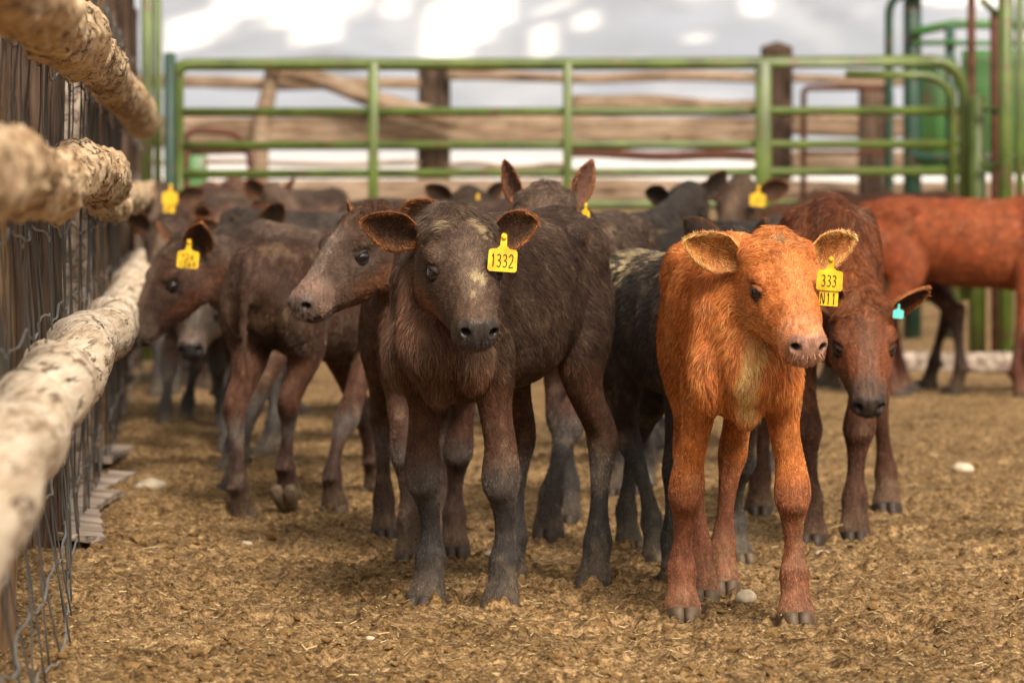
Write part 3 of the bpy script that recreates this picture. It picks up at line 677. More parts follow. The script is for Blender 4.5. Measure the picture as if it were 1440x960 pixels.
def build_ground():
    u1 = np.linspace(-.19, .19, 560); uo = np.geomspace(.2, 30, 26)
    u = np.concatenate([-uo[::-1], u1, uo])
    inv = np.arange(1 / 5.2, 1 / 42, -.00019); d = 1 / inv
    d = np.concatenate([[-60, -20, -6, 0, 2.5, 4, 4.8], d, [46, 55, 80, 140, 300, 800, 2500, 7000]])
    D, U = np.meshgrid(d, u, indexing='ij'); X = U * np.maximum(D, 5); X = X.ravel(); Y = D.ravel()
    h, cl, pit = ground_h(X, Y)
    V = np.c_[X, Y, h].astype(np.float32); nr, nc = len(d), len(u)
    i = np.arange(nr * nc).reshape(nr, nc); q = np.stack([i[:-1, :-1], i[:-1, 1:], i[1:, 1:], i[1:, :-1]], -1).reshape(-1, 4)
    me = bpy.data.meshes.new('dirt_ground'); me.vertices.add(len(V)); me.vertices.foreach_set('co', V.ravel())
    me.loops.add(q.size); me.loops.foreach_set('vertex_index', q.ravel().astype(np.int32))
    me.polygons.add(len(q)); me.polygons.foreach_set('loop_start', (np.arange(len(q)) * 4).astype(np.int32))
    me.update(calc_edges=True); me.polygons.foreach_set('use_smooth', [True] * len(q))
    a = me.attributes.new('clod', 'FLOAT', 'POINT'); a.data.foreach_set('value', (cl).astype(np.float32))
    m, nt, b = newmat('dirt'); b.inputs['Roughness'].default_value = .95; b.inputs['Specular IOR Level'].default_value = .1
    at = nd(nt, 'ShaderNodeAttribute', attribute_name='clod')
    n1 = noise(nt, 62, 6, rough=.7); n2 = noise(nt, 2.3, 4); n3 = noise(nt, 160, 3, rough=.7)
    c1 = ramp(nt, n1, [(.30, (.040, .027, .015)), (.43, (.125, .080, .040)), (.56, (.29, .188, .092)), (.73, (.49, .35, .19))])
    c2 = ramp(nt, n3, [(.36, (.28, .24, .18)), (.52, (1, 1, 1)), (.70, (1.4, 1.35, 1.2))])
    mx = nd(nt, 'ShaderNodeMix', data_type='RGBA', blend_type='MULTIPLY'); mx.inputs[0].default_value = .8
    nt.links.new(c1, mx.inputs[6]); nt.links.new(c2, mx.inputs[7])
    c3 = ramp(nt, n2, [(.32, (.62, .60, .58)), (.43, (.92, .90, .88)), (.7, (1.22, 1.20, 1.18))])
    m2 = nd(nt, 'ShaderNodeMix', data_type='RGBA', blend_type='MULTIPLY'); m2.inputs[0].default_value = 1
    nt.links.new(mx.outputs[2], m2.inputs[6]); nt.links.new(c3, m2.inputs[7])
    m3 = nd(nt, 'ShaderNodeMix', data_type='RGBA', blend_type='MULTIPLY')
    mm = nd(nt, 'ShaderNodeMath', operation='MULTIPLY'); mm.inputs[1].default_value = 1.3; mm.use_clamp = True
    nt.links.new(at.outputs['Fac'], mm.inputs[0]); nt.links.new(mm.outputs[0], m3.inputs[0])
    nt.links.new(m2.outputs[2], m3.inputs[6]); m3.inputs[7].default_value = (.52, .46, .36, 1)
    nt.links.new(m3.outputs[2], b.inputs['Base Color'])
    bump(nt, b, n1, .6, .010); bump(nt, b, n3, .5, .004)
    me.materials.append(m); tag(link('dirt_ground', me), kind='structure')
build_ground()
def gz(x, y): return float(ground_h(np.array([x]), np.array([y]))[0][0])

# ------------------------------------------------------------------ mountains
def build_mountains():
    Dm = 4200.0; nx, nz = 240, 90
    xs = np.linspace(-3200, 3200, nx); V = []; C = []
    px = np.linspace(-4200, 5600, nx)
    V = np.zeros((nx * nz, 3)); C = np.zeros((nx * nz, 3))
    xx, tt = np.meshgrid(xs, np.linspace(0, 1, nz)); xx = xx.ravel(); tt = tt.ravel()
    ridge = 560 + 170 * fbm(np.c_[xx / 700, 0 * xx, 0 * xx], 4, 70)
    z = tt * ridge - 6; y = Dm + tt * 1500 + 240 * fbm(np.c_[xx / 260, tt * 5, 0 * xx], 4, 71)
    V = np.c_[xx, y, z]
    IX = 720 + xx / y * F; IY = HOR - (z - CAMZ) / y * F      # where each slope point lies as seen from the pens
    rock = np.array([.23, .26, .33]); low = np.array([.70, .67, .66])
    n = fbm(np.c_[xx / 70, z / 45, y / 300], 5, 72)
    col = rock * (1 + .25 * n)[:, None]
    col = col + (low - col) * (sst(75, 40, z) * .95)[:, None]  # near-white haze over the mountain foot painted into the slope colour
    snow = sst(.12, .38, fbm(np.c_[(xx + z * 1.1) / 55, (z - .3 * xx) / 130, xx * 0], 3, 75)) * sst(60, 120, z)
    snow = snow * np.where((z > 290) | (np.abs(xx) > 640), 1, .12)
    for ax, ay, bx, by, r in [(248, 62, 345, 2, 17), (345, 2, 420, -60, 30), (440, 20, 500, -20, 26), (455, 45, 475, 20, 12), (625, 70, 650, 30, 24), (650, 30, 710, -20, 34), (775, 12, 785, 5, 14),
                            (820, 22, 826, 34, 9), (985, -20, 988, 20, 13), (986, 40, 984, 52, 8), (1062, 8, 1064, 0, 13), (770, 40, 765, 70, 8), (1290, 0, 1420, -10, 14), (560, 10, 600, -40, 16)]:
        x0, z0, x1, z1 = [(ax - 720) / F * Dm * 1.06, (HOR - ay) / F * Dm * 1.06, (bx - 720) / F * Dm * 1.06, (HOR - by) / F * Dm * 1.06]
        dx, dz = x1 - x0, z1 - z0; t = np.clip(((xx * Dm * 1.06 / y - x0) * dx + (z * Dm * 1.06 / y - z0) * dz) / (dx * dx + dz * dz), 0, 1)
        dd = np.hypot(xx * Dm * 1.06 / y - x0 - t * dx, z * Dm * 1.06 / y - z0 - t * dz); rr = r / F * Dm * 1.06
        snow = np.maximum(snow, sst(rr * 1.25, rr * .75, dd + rr * 1.5 * n))
    col = col + (np.array([.88, .86, .85]) - col) * snow[:, None]
    f = [(j * nx + i, j * nx + i + 1, (j + 1) * nx + i + 1, (j + 1) * nx + i) for j in range(nz - 1) for i in range(nx - 1)]
    mb = MB(); mb.add(V, f); m, nt, b = newmat('mountain_slope'); b.inputs['Roughness'].default_value = 1; b.inputs['Specular IOR Level'].default_value = 0
    a = nd(nt, 'ShaderNodeAttribute', attribute_name='coat'); nt.links.new(a.outputs['Color'], b.inputs['Base Color'])
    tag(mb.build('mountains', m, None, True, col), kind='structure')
build_mountains()

# ------------------------------------------------------------------ air
def build_haze():
    mb = MB(); box(mb, (0, 3350, 379), (7000, 7400, 762))
    m = bpy.data.materials.new('haze'); m.use_nodes = True; nt = m.node_tree; nt.nodes.clear()
    v = nt.nodes.new('ShaderNodeVolumePrincipled'); o = nt.nodes.new('ShaderNodeOutputMaterial')
    v.inputs['Color'].default_value = (.93, .93, .95, 1); v.inputs['Density'].default_value = .00010; v.inputs['Anisotropy'].default_value = .0
    nt.links.new(v.outputs[0], o.inputs['Volume'])
    tag(mb.build('haze', m, None, False), kind='stuff', label='thin pale haze in the air before the mountains', cat='haze')
build_haze()

# ------------------------------------------------------------------ left fence
def tilt(a, b): return rotz(0)
def fence_post(d, lat, r, h, mat, label):
    x = FX(d, lat); C = []; n = 15
    seed = int(d * 10)
    zs = np.linspace(-.1, h, n); C = np.array([(x + .012 * sin(z * 3 + d), d + .01 * cos(z * 2.3 + d), z) for z in zs])
    mb = MB(); loft(mb, C, np.full(n, r), np.full(n, r), (0, 1, 0), n=36, m=4)
    V = mb.verts(); th = np.arctan2(V[:, 1] - d, V[:, 0] - x); q = np.c_[np.cos(th) * 5, np.sin(th) * 5, V[:, 2] * .8]
    dd = .007 * fbm(q, 3, seed) + .004 * vn(np.c_[th * 9, V[:, 2] * .7, 0 * th], seed + 4)
    dirv = np.c_[np.cos(th), np.sin(th), 0 * th]; mb.v = [V + dirv * dd[:, None]]
    tag(mb.build('fence_post', mat), label, 'post', 'posts of the left fence')
post_labels = ['tan split post at the bottom left corner, nearest of the fence posts', 'dark weathered post wrapped by the wire, right beside the pale bottom log',
    'dark post just behind the wire wrapped one', 'blurred dark post level with the tagged dark calf', 'blurred brown post under the end of the top log', 'blurred post farther along the left fence, behind the upper log end', 'farthest fence post, beside the green gate upright']
for i, lab in enumerate(post_labels):
    d = [6.7, 8.7, 10.8, 12.8, 14.8, 16.8, 18.7][i]
    fence_post(d, .31 + .085 + (.02 if i == 0 else 0), .080 if i else .072, 1.75, MAT['post_tan'] if i in (0,) else MAT['post'], lab)
# split slabs nailed upright between posts
for i, (d, lat, w, mat, lab) in enumerate([(9.9, .40, .10, 'board', 'grey upright slab between the two nearest dark posts'), (11.9, .41, .10, 'post_tan', 'tan upright slab behind the wire, half hidden by posts'), (13.7, .41, .10, 'post', 'brown upright slab in the blurred part of the fence')]):
    mb = MB(); x = FX(d, lat)
    for k in range(1):
        C = [(x + .01 * sin(zz * 4), d, zz) for zz in np.linspace(-.05, 1.5, 10)]
        loft(mb, C, np.full(10, .03), np.full(10, w), (0, 1, 0), n=16, m=2, power=.6)
    tag(mb.build('fence_slab', MAT[mat]), lab, 'slab', None)

def log(name, pts, mat, label, knots=(), seed=0, amp=.006, n=40):
    """pts rows: px, py, radius(m), lateral"""
    rows = []
    for px_, py_, r, lat in pts:
        s = (290 - px_) / lat; d = F / s; w = P(px_, py_, d); rows.append((*w, r * .92))
    D = cr(np.array(rows), 26); C = D[:, :3]; r = D[:, 3]
    T = nrm(np.gradient(C, axis=0)); s = np.concatenate([[0], np.cumsum(np.linalg.norm(np.diff(C, axis=0), axis=1))])
    st = np.arange(0, s[-1], .012); C = np.stack([np.interp(st, s, C[:, k]) for k in range(3)], 1); r = np.interp(st, s, r)
    r = r * (1 + (.10 if amp > .005 else .035) * vn(np.c_[st * 4, 0 * st, 0 * st + seed], seed)); r[-1] *= .93; r[0] *= .93
    C = C + np.stack([.012 * vn(np.c_[st * 2.5, 0 * st, 0 * st], seed + 1), 0 * st, .014 * vn(np.c_[st * 2.5, 0 * st, 0 * st], seed + 2)], 1)
    mb = MB(); loft(mb, C, r, r, (0, 0, 1), n=n, m=1)
    V = mb.verts(); k = len(C); th = np.tile(np.linspace(0, 2 * pi, n, endpoint=False), k); ss = np.repeat(st, n)
    th = np.concatenate([th, [0, 0]]); ss = np.concatenate([ss, [0, st[-1]]]); cc = np.vstack([np.repeat(C, n, 0), C[0], C[-1]])
    q = np.c_[np.cos(th) * 2.2, np.sin(th) * 2.2, ss * 6]
    tw = th + ss * .35
    dsp = amp * fbm(q * 1.6, 4, seed + 5) + .4 * amp * fbm(np.c_[np.cos(tw) * 7, np.sin(tw) * 7, ss * 3], 3, seed + 8)
    crk = vn(np.c_[np.cos(tw) * 9, np.sin(tw) * 9, ss * .9], seed + 9); dsp -= .004 * sst(.06, .0, np.abs(crk)) * (fbm(np.c_[ss * 3, th, 0 * th], 2, seed) > -.1)
    for (ks, kt, kr, kh) in knots:
        dt = np.angle(np.exp(1j * (th - kt))) * np.interp(ss, st, r); e = np.hypot(ss - ks, dt) / kr; dsp += kh * np.exp(-e ** 2 * 1.2) - (.6 * kh * np.exp(-(e * 2.6) ** 2) if kh > 0 else 0)
    dsp[-2:] = 0
    V = V + nrm(V - cc) * dsp[:, None]; mb.v = [V]
    return tag(mb.build(name, mat), label, 'log', 'log rails of the left fence')
log('log_rail', [(-330, -330, .055, .25), (-60, -85, .056, .24), (0, -18, .055, .24), (50, 12, .057, .24), (95, 45, .062, .24), (125, 78, .056, .235), (160, 122, .056, .24), (190, 152, .066, .25), (204, 172, .070, .255)],
    MAT['log_rough'], 'knotty tan log at the top left corner, highest rail of the fence', [(1.9, 1.2, .03, .02), (2.5, 4.4, .04, -.04), (3.0, 1.9, .025, .025), (3.4, 4.9, .02, .02), (4.6, 3.0, .03, .02), (5.2, 4.4, .03, .015), (3.9, 5.2, .02, .012), (2.7, .4, .03, .025)], 3, .011)
log('log_rail', [(-330, 205, .052, .25), (-60, 228, .052, .24), (0, 238, .052, .24), (40, 254, .048, .235), (75, 256, .050, .235), (110, 246, .056, .23), (142, 252, .060, .23), (152, 262, .05, .235), (160, 270, .03, .24)],
    MAT['log_rough'], 'rough flaking tan log of the middle rail, broken off at its right end', [(2.2, .8, .03, .02), (2.9, 1.5, .03, .02), (3.5, 1.2, .05, -.025), (4.2, 2.2, .03, .02), (3.2, 5.4, .03, .02)], 9, .013)
log('log_rail', [(140, 272, .028, .25), (155, 285, .042, .25), (175, 280, .045, .25), (195, 277, .05, .25), (212, 272, .05, .25)],
    MAT['log_rough'], 'short blurred log continuing the middle rail toward the gate', [(.4, 2, .04, .02)], 15, .01)
log('log_rail', [(-330, 1200, .060, .25), (-60, 775, .064, .24), (0, 662, .066, .24), (50, 585, .066, .24), (95, 520, .068, .24), (125, 482, .068, .24), (150, 458, .066, .24), (166, 448, .058, .24), (171, 446, .045, .24)],
    MAT['log'], 'big pale peeled log of the lowest rail, running out at the left edge', [(4.15, 0.6, .025, .02), (3.2, 5.6, .02, -.02), (2.2, 1.6, .03, .012), (3.7, 5.1, .02, -.03)], 21, .0025, 56)
log('log_rail', [(160, 452, .052, .25), (172, 432, .062, .25), (184, 402, .064, .24), (194, 385, .066, .24), (203, 372, .06, .24)],
    MAT['log'], 'blurred pale log rising behind the lowest rail near the calf muzzle', [(.6, 2, .04, .02)], 27, .008)

def wire_mesh():
    mb = MB(); d0, d1 = 5.3, 13.5; rw = .0020
    def pos(d, z, k=0):
        lat = .300 + .014 * vn(np.array([[d * 2.1, z * 2.2, 3.]]), 80)[0] + .006 * vn(np.array([[d * 7, z * 5, 3.]]), 81)[0]
        if z < .35: lat -= (.35 - z) * .16 * float(sst(8.4, 6.8, d)) 
        return np.array([FX(d, lat), d, z])
    d = d0; stays = []
    rr = random.Random(4)
    while d < d1:
        zb = .05 if d > 6.4 else .05; ph = rr.uniform(0, 6); sl = rr.uniform(-.10, .10)
        pts = [pos(d + sl * (z - .7) + .02 * sin(z * 8 + ph), z) + np.array([.005 * sin(z * 11 + ph), 0, 0]) for z in np.linspace(zb, 1.42, 20)]
        tube(mb, pts, rw, 5); stays.append(d)
        d += rr.choice([.10, .15, .19, .24])
    STAYV = [mb.n]
    for z0 in (.06, .17, .30, .45, .60, .76, .92, 1.08, 1.25, 1.40):
        dd = np.arange(d0 - .6, d1 + 4.5, .055)
        pts = [pos(q, z0 + .014 * sin(q * 7.5 + z0 * 9) + .004 * sin(q * 23 + z0 * 20)) for q in dd]
        tube(mb, pts, rw * 1.15, 5)
    o = mb.build('wire_mesh', MAT['wire']); o.data.materials.append(MAT['wire_dark']); nb = sum(1 for p in o.data.polygons if 0) ; cut = STAYV[0]
    o.data.polygons.foreach_set('material_index', [1 if max(p.vertices) < cut else 0 for p in o.data.polygons])
    tag(o, 'slack woven wire netting stapled along the dark fence posts behind the logs', 'wire netting')
wire_mesh()
def boards():
    rr = random.Random(3)
    for i, (ax, ay, bx, by, w, lab) in enumerate([(95, 796, 126, 748, .105, 'nearest grey board scrap lying on the dirt by the fence'), (122, 742, 138, 716, .085, 'second grey board scrap lying behind the nearest one'),
            (137, 712, 150, 686, .07, 'third board scrap in the row along the fence foot'), (146, 680, 160, 655, .08, 'farthest blurred board scrap along the fence foot')]):
        a = G(ax, ay); b = G(bx, by); L = np.linalg.norm((b - a)[:2]); ang = atan2(b[1] - a[1], b[0] - a[0]); c = (a + b) / 2
        mb = MB(); nseg = 9; bm = bmesh.new(); nu, nv_ = 16, 7; V = []; f = []
        for side in (1, -1):
            for a_ in range(nu):
                for b_ in range(nv_):
                    u_ = a_ / (nu - 1) - .5; v_ = b_ / (nv_ - 1) - .5; e = .008 * rr.uniform(-1, 1) if a_ in (0, nu - 1) else 0
                    V.append((u_ * L + e * 1.5, v_ * w * (1 + .06 * sin(a_ * 1.7 + i)) , side * .008 + .006 * sin(u_ * 4 + i)))
        for side in (0, 1):
            o_ = side * nu * nv_
            for a_ in range(nu - 1):
                for b_ in range(nv_ - 1):
                    q = (o_ + a_ * nv_ + b_, o_ + (a_ + 1) * nv_ + b_, o_ + (a_ + 1) * nv_ + b_ + 1, o_ + a_ * nv_ + b_ + 1); f.append(q if side == 0 else q[::-1])
        n0 = nu * nv_
        for a_ in range(nu - 1):
            for b_ in (0, nv_ - 1):
                q = (a_ * nv_ + b_, n0 + a_ * nv_ + b_, n0 + (a_ + 1) * nv_ + b_, (a_ + 1) * nv_ + b_); f.append(q if b_ == 0 else q[::-1])
        for b_ in range(nv_ - 1):
            for a_ in (0, nu - 1):
                q = (a_ * nv_ + b_, a_ * nv_ + b_ + 1, n0 + a_ * nv_ + b_ + 1, n0 + a_ * nv_ + b_); f.append(q if a_ == 0 else q[::-1])
        bm.free(); mb.add(V, f)
        o = mb.build('board_scrap', MAT['board'], None, False); o.location = (c[0], c[1], gz(c[0], c[1]) + .020); o.rotation_euler = (R_(rr.uniform(-4, 10)), R_(rr.uniform(-4, 2)), ang + R_(rr.uniform(-9, 9)))
        tag(o, lab, 'board', 'board scraps along the fence foot')
boards()

# ------------------------------------------------------------------ gate and steelwork
def pipe(mb, pix, d, r, n=12):
    tube(mb, [P(a, b, d) for a, b in pix], r, n); return mb
def curved(a, b, c, n=8):                # rounded corner through b
    return [((1 - t) ** 2 * a[0] + 2 * t * (1 - t) * b[0] + t * t * c[0], (1 - t) ** 2 * a[1] + 2 * t * (1 - t) * b[1] + t * t * c[1]) for t in np.linspace(0, 1, n)]
def gate():
    D = 19.3; g = empty('gate', (P(250, 400, D)[0], D, 0)); O = np.array(g.location)
    def fin(mb, name, mat):
        mb.v = [mb.verts() - O]; return mb.build(name, mat, g)
    fin(pipe(MB(), [(250, 420), (250, 105)] + curved((250, 105), (250, 91), (268, 91)) + [(300, 91), (900, 90), (1310, 86)] + curved((1310, 86), (1352, 88), (1356, 130)) + [(1356, 180), (1356, 420)], D, .031, 14), 'gate_frame', MAT['green'])
    for k, (yl, yr) in enumerate([(158, 156), (205, 203), (245, 241), (290, 286), (335, 331), (380, 376), (420, 418)]):
        fin(pipe(MB(), [(252, yl), (800, (yl + yr) / 2), (1354, yr)], D, .0225), 'gate_rail', MAT['green'])
    fin(pipe(MB(), [(1190, 104), (1290, 106)] + curved((1290, 106), (1336, 106), (1340, 150)) + [(1340, 415)], D - .03, .021), 'gate_brace', MAT['green'])
    for x, w in ((525, .052), (798, .045), (1073, .082)):
        mb = MB(); a = P(x, 88, D - .045); b = P(x, 418, D - .045)
        box(mb, (a + b) / 2, (w, .022, abs(a[2] - b[2])), None, .004); fin(mb, 'gate_stay', MAT['green'])
    tag(g, 'long green pipe gate closing the far end of the pen', 'gate')
gate()
def post(name, pix, d, r, mat, lab, cat='post', grp=None, n=14, foot=None):
    mb = pipe(MB(), pix, d, r, n)
    if foot: a = P(*foot, d); box(mb, (a[0], d, .03), (.22, .16, .05), None, .01)
    return tag(mb.build(name, MAT[mat]), lab, cat, grp)
yg = lambda d: HOR + F * CAMZ / d
post('steel_post', [(207, -120), (207, yg(19.6) + 3)], 19.6, .030, 'green', 'left one of the two tall green posts beside the log ends', 'steel post')
post('steel_post', [(222, -120), (222, yg(19.6) + 3)], 19.6, .020, 'green', 'thinner tall green post just left of the dark green upright', 'steel post')
post('gate_hinge_post', [(239, 76), (239, yg(19.2) + 3)], 19.2, .030, 'dgreen', 'dark green upright where the gate meets the left fence', 'steel post')
post('gate_latch_post', [(1375, 136), (1375, yg(19.2) + 3)], 19.2, .042, 'green', 'stout green post with rounded top at the right end of the gate', 'steel post')
post('steel_post', [(1414, -120), (1414, yg(19.0) + 3)], 19.0, .038, 'green', 'tall thick green post near the right edge of the photo', 'steel post', foot=(1414, 495))
post('steel_post', [(1434, -120), (1434, yg(20) + 3)], 20.0, .022, 'green', 'thin green post at the far right edge', 'steel post')
post('rusty_pipe', [(1366, -120), (1366, 150), (1368, yg(20.2) + 3)], 20.2, .022, 'rust', 'rusty pipe rising above the rounded gate corner', 'pipe')
post('rusty_pipe', [(1398, 20), (1399, 160), (1400, yg(19.4) + 3)], 19.4, .022, 'rust', 'rusty pipe between the two green posts at the right', 'pipe')
mb = MB()
lg_ = empty('latch_assembly', (P(1396, 0, 19.1)[0], 19.1, 0))
for k, (x0, z0, x1, z1) in enumerate([(1380, 0, 1412, 30), (1380, 150, 1414, 160), (1378, 230, 1412, 235)]):
    mb = MB(); pipe(mb, [(x0, z0), (x1, z1)], 19.1, .016); mb.v = [mb.verts() - np.array(lg_.location)]; mb.build('bracket', MAT['green'], lg_)
tag(lg_, 'green latch brackets joining the two right hand posts', 'latch')
def chute():
    D = 23.0; g = empty('cattle_chute', (P(1310, 400, D)[0], D, 0)); O = np.array(g.location)
    def fin(mb, name, mat): mb.v = [mb.verts() - O]; return mb.build(name, MAT[mat], g)
    gy = yg(D)
    fin(pipe(MB(), [(1250, gy), (1250, 20)] + curved((1250, 20), (1252, -6), (1275, -8)) + [(1330, -10)], D, .026), 'frame_tube', 'dgreen')
    fin(pipe(MB(), [(1283, gy), (1283, -60)], D + .1, .055), 'frame_upright', 'dgreen')
    fin(pipe(MB(), [(1284, 46), (1340, 34), (1480, 36)], D, .028), 'frame_tube', 'green2')
    fin(pipe(MB(), [(1336, 34), (1336, gy)], D, .03), 'frame_tube', 'dgreen')
    fin(pipe(MB(), [(1284, 222), (1480, 222)], D - .05, .03), 'frame_tube', 'dgreen')
    fin(pipe(MB(), [(1284, 60), (1480, 62)], D - .05, .016), 'frame_tube', 'green2')
    for x0, x1, y0, y1 in ((1290, 1345, 82, 240), (1352, 1470, 70, 245)):
        mb = MB(); a = P(x0, y0, D + .25); b = P(x1, y1, D + .25); box(mb, (a + b) / 2, (b[0] - a[0], .03, a[2] - b[2]), None, .006); fin(mb, 'side_panel', 'green2')
    tag(g, 'green cattle chute of tubes and panels standing behind the gate corner', 'cattle chute')
chute()
D2 = 24.5
mb = MB(); pipe(mb, [(1130, yg(D2)), (1130, 134)] + curved((1130, 134), (1130, 124), (1140, 124)) + [(1240, 124)] + curved((1240, 124), (1253, 124), (1253, 136)) + [(1253, yg(D2))], D2, .019); pipe(mb, [(1132, 215), (1252, 215)], D2 + .02, .015)
tag(mb.build('pipe_panel', MAT['rust']), 'rusty tubular panel with rounded corners left of the chute', 'panel')
mb = MB(); pipe(mb, [(262, yg(22)), (262, 192)] + curved((262, 192), (264, 184), (280, 184)) + [(318, 186)] + curved((318, 186), (344, 190), (352, 225)) + [(354, yg(22))], 22, .018); pipe(mb, [(264, 215), (350, 213)], 22.03, .015)
tag(mb.build('pipe_panel', MAT['rust']), 'small rusty tubular panel seen low through the left end of the gate', 'panel')
mb = MB(); a = P(252, 218, 22.4); b = P(292, 330, 22.4); box(mb, (a + b) / 2, (b[0] - a[0], .04, a[2] - b[2]), None, .008)
box(mb, (a[0] + .01, 22.4, b[2] / 2 + .05), (.05, .05, b[2] + .15)); box(mb, (b[0] - .01, 22.4, b[2] / 2 + .05), (.05, .05, b[2] + .15))
tag(mb.build('feed_box', MAT['green2']), 'dull green steel box behind the gate, next to its dark upright', 'feed box')
# timber corral behind the gate
D3 = 26.0
def corral():
    for x, w, top, lab in ((610, .22, 100, 'wide dark timber post behind the middle of the gate'), (1092, .215, 66, 'wide dark timber post rising above the gate at its right')):
        a = P(x, top, D3); mb = MB(); C = [(a[0], D3, z) for z in np.linspace(-.1, a[2], 12)]; loft(mb, C, np.full(12, w / 2), np.full(12, w / 2), (0, 1, 0), n=24, m=2, power=.75)
        V = mb.verts(); V[:, 0] += .008 * fbm(V * np.array([8, 8, 2]), 3, 2); mb.v = [V]
        tag(mb.build('timber_post', MAT['post']), lab, 'post', 'timber posts behind the gate')
    L = [(180, 590, 116, 118, .040, 'thin upper rail of the left corral bay'), (630, 1075, 108, 110, .034, 'thin upper rail between the two timber posts'), (1115, 1500, 112, 116, .030, 'thin upper rail right of the tall timber post'),
         (180, 1080, 184, 186, .105, 'broad tan plank across the corral at mid height'), (805, 1075, 144, 152, .055, 'sagging brown pole above the broad plank'), (180, 590, 228, 232, .018, 'narrow pale slat low in the left corral bay'), (630, 800, 233, 236, .020, 'narrow pale slat low in the middle bay'),
         (800, 1075, 216, 220, .036, 'orange brown rail low in the right bay'), (1115, 1500, 176, 180, .075, 'broad plank of the bay behind the chute'), (1115, 1500, 226, 230, .07, 'lower broad plank of the bay behind the chute'), (150, 1500, 270, 272, .085, 'long tan bottom plank above the calves backs')]
    for i, (x0, x1, y0, y1, r, lab) in enumerate(L):
        a = P(x0, y0, D3 - .16 - .004 * i); b = P(x1, y1, D3 - .16 - .004 * i); mb = MB(); k = 12
        C = [a + (b - a) * t + np.array([0, 0, .01 * sin(9 * t + i)]) for t in np.linspace(0, 1, k)]
        loft(mb, C, np.full(k, r), np.full(k, .03), (0, 0, 1), n=18, m=2, power=.6)
        V = mb.verts(); V[:, 2] += .012 * fbm(V * np.array([1.5, 1, 4]), 3, i); mb.v = [V]
        tag(mb.build('corral_rail', MAT['rail_wood'] if i not in (7,) else MAT['rust']), lab, 'rail', 'timber rails behind the gate')
    mb = MB(); pts = [P(x, y, D3 - .35) for x, y in ((375, 96), (450, 112), (520, 138), (590, 158), (640, 172))]; tube(mb, pts, [.05, .055, .06, .06, .05], 16, 4)
    tag(mb.build('slanting_pole', MAT['rail_wood']), 'thick tan pole slanting down behind the left part of the gate', 'pole')
    mb = MB(); pts = [P(x, y, D3 - .30) for x, y in ((384, 95), (376, 140), (366, 200), (362, 455))]; tube(mb, pts, [.05, .055, .06, .06], 16, 4)
    tag(mb.build('leaning_prop', MAT['rail_wood']), 'crooked upright prop under the slanting pole', 'pole')
    mb = MB(); a = P(1205, 125, 25.2); C = [(P(1226, 0, 25.2)[0], 25.2, z) for z in np.linspace(-.1, a[2], 8)]; loft(mb, C, np.full(8, .07), np.full(8, .085), (0, 1, 0), n=18, m=2, power=.7)
    tag(mb.build('timber_post', MAT['post']), 'reddish timber post framed by the rusty tubular panel', 'post', 'timber posts behind the gate')
corral()
mb = MB(); a = G(1270, 524); b = G(1600, 526); C = [a + (b - a) * t + np.array([0, 0, .045]) for t in np.linspace(0, 1, 16)]
loft(mb, C, np.full(16, .055), np.full(16, .08), (0, 0, 1), n=18, m=2, power=.6); V = mb.verts(); V[:, 2] += .01 * fbm(V * 4, 3, 5); mb.v = [V]
tag(mb.build('sill_timber', MAT['board']), 'pale timber lying on the dirt below the right end of the gate', 'timber')

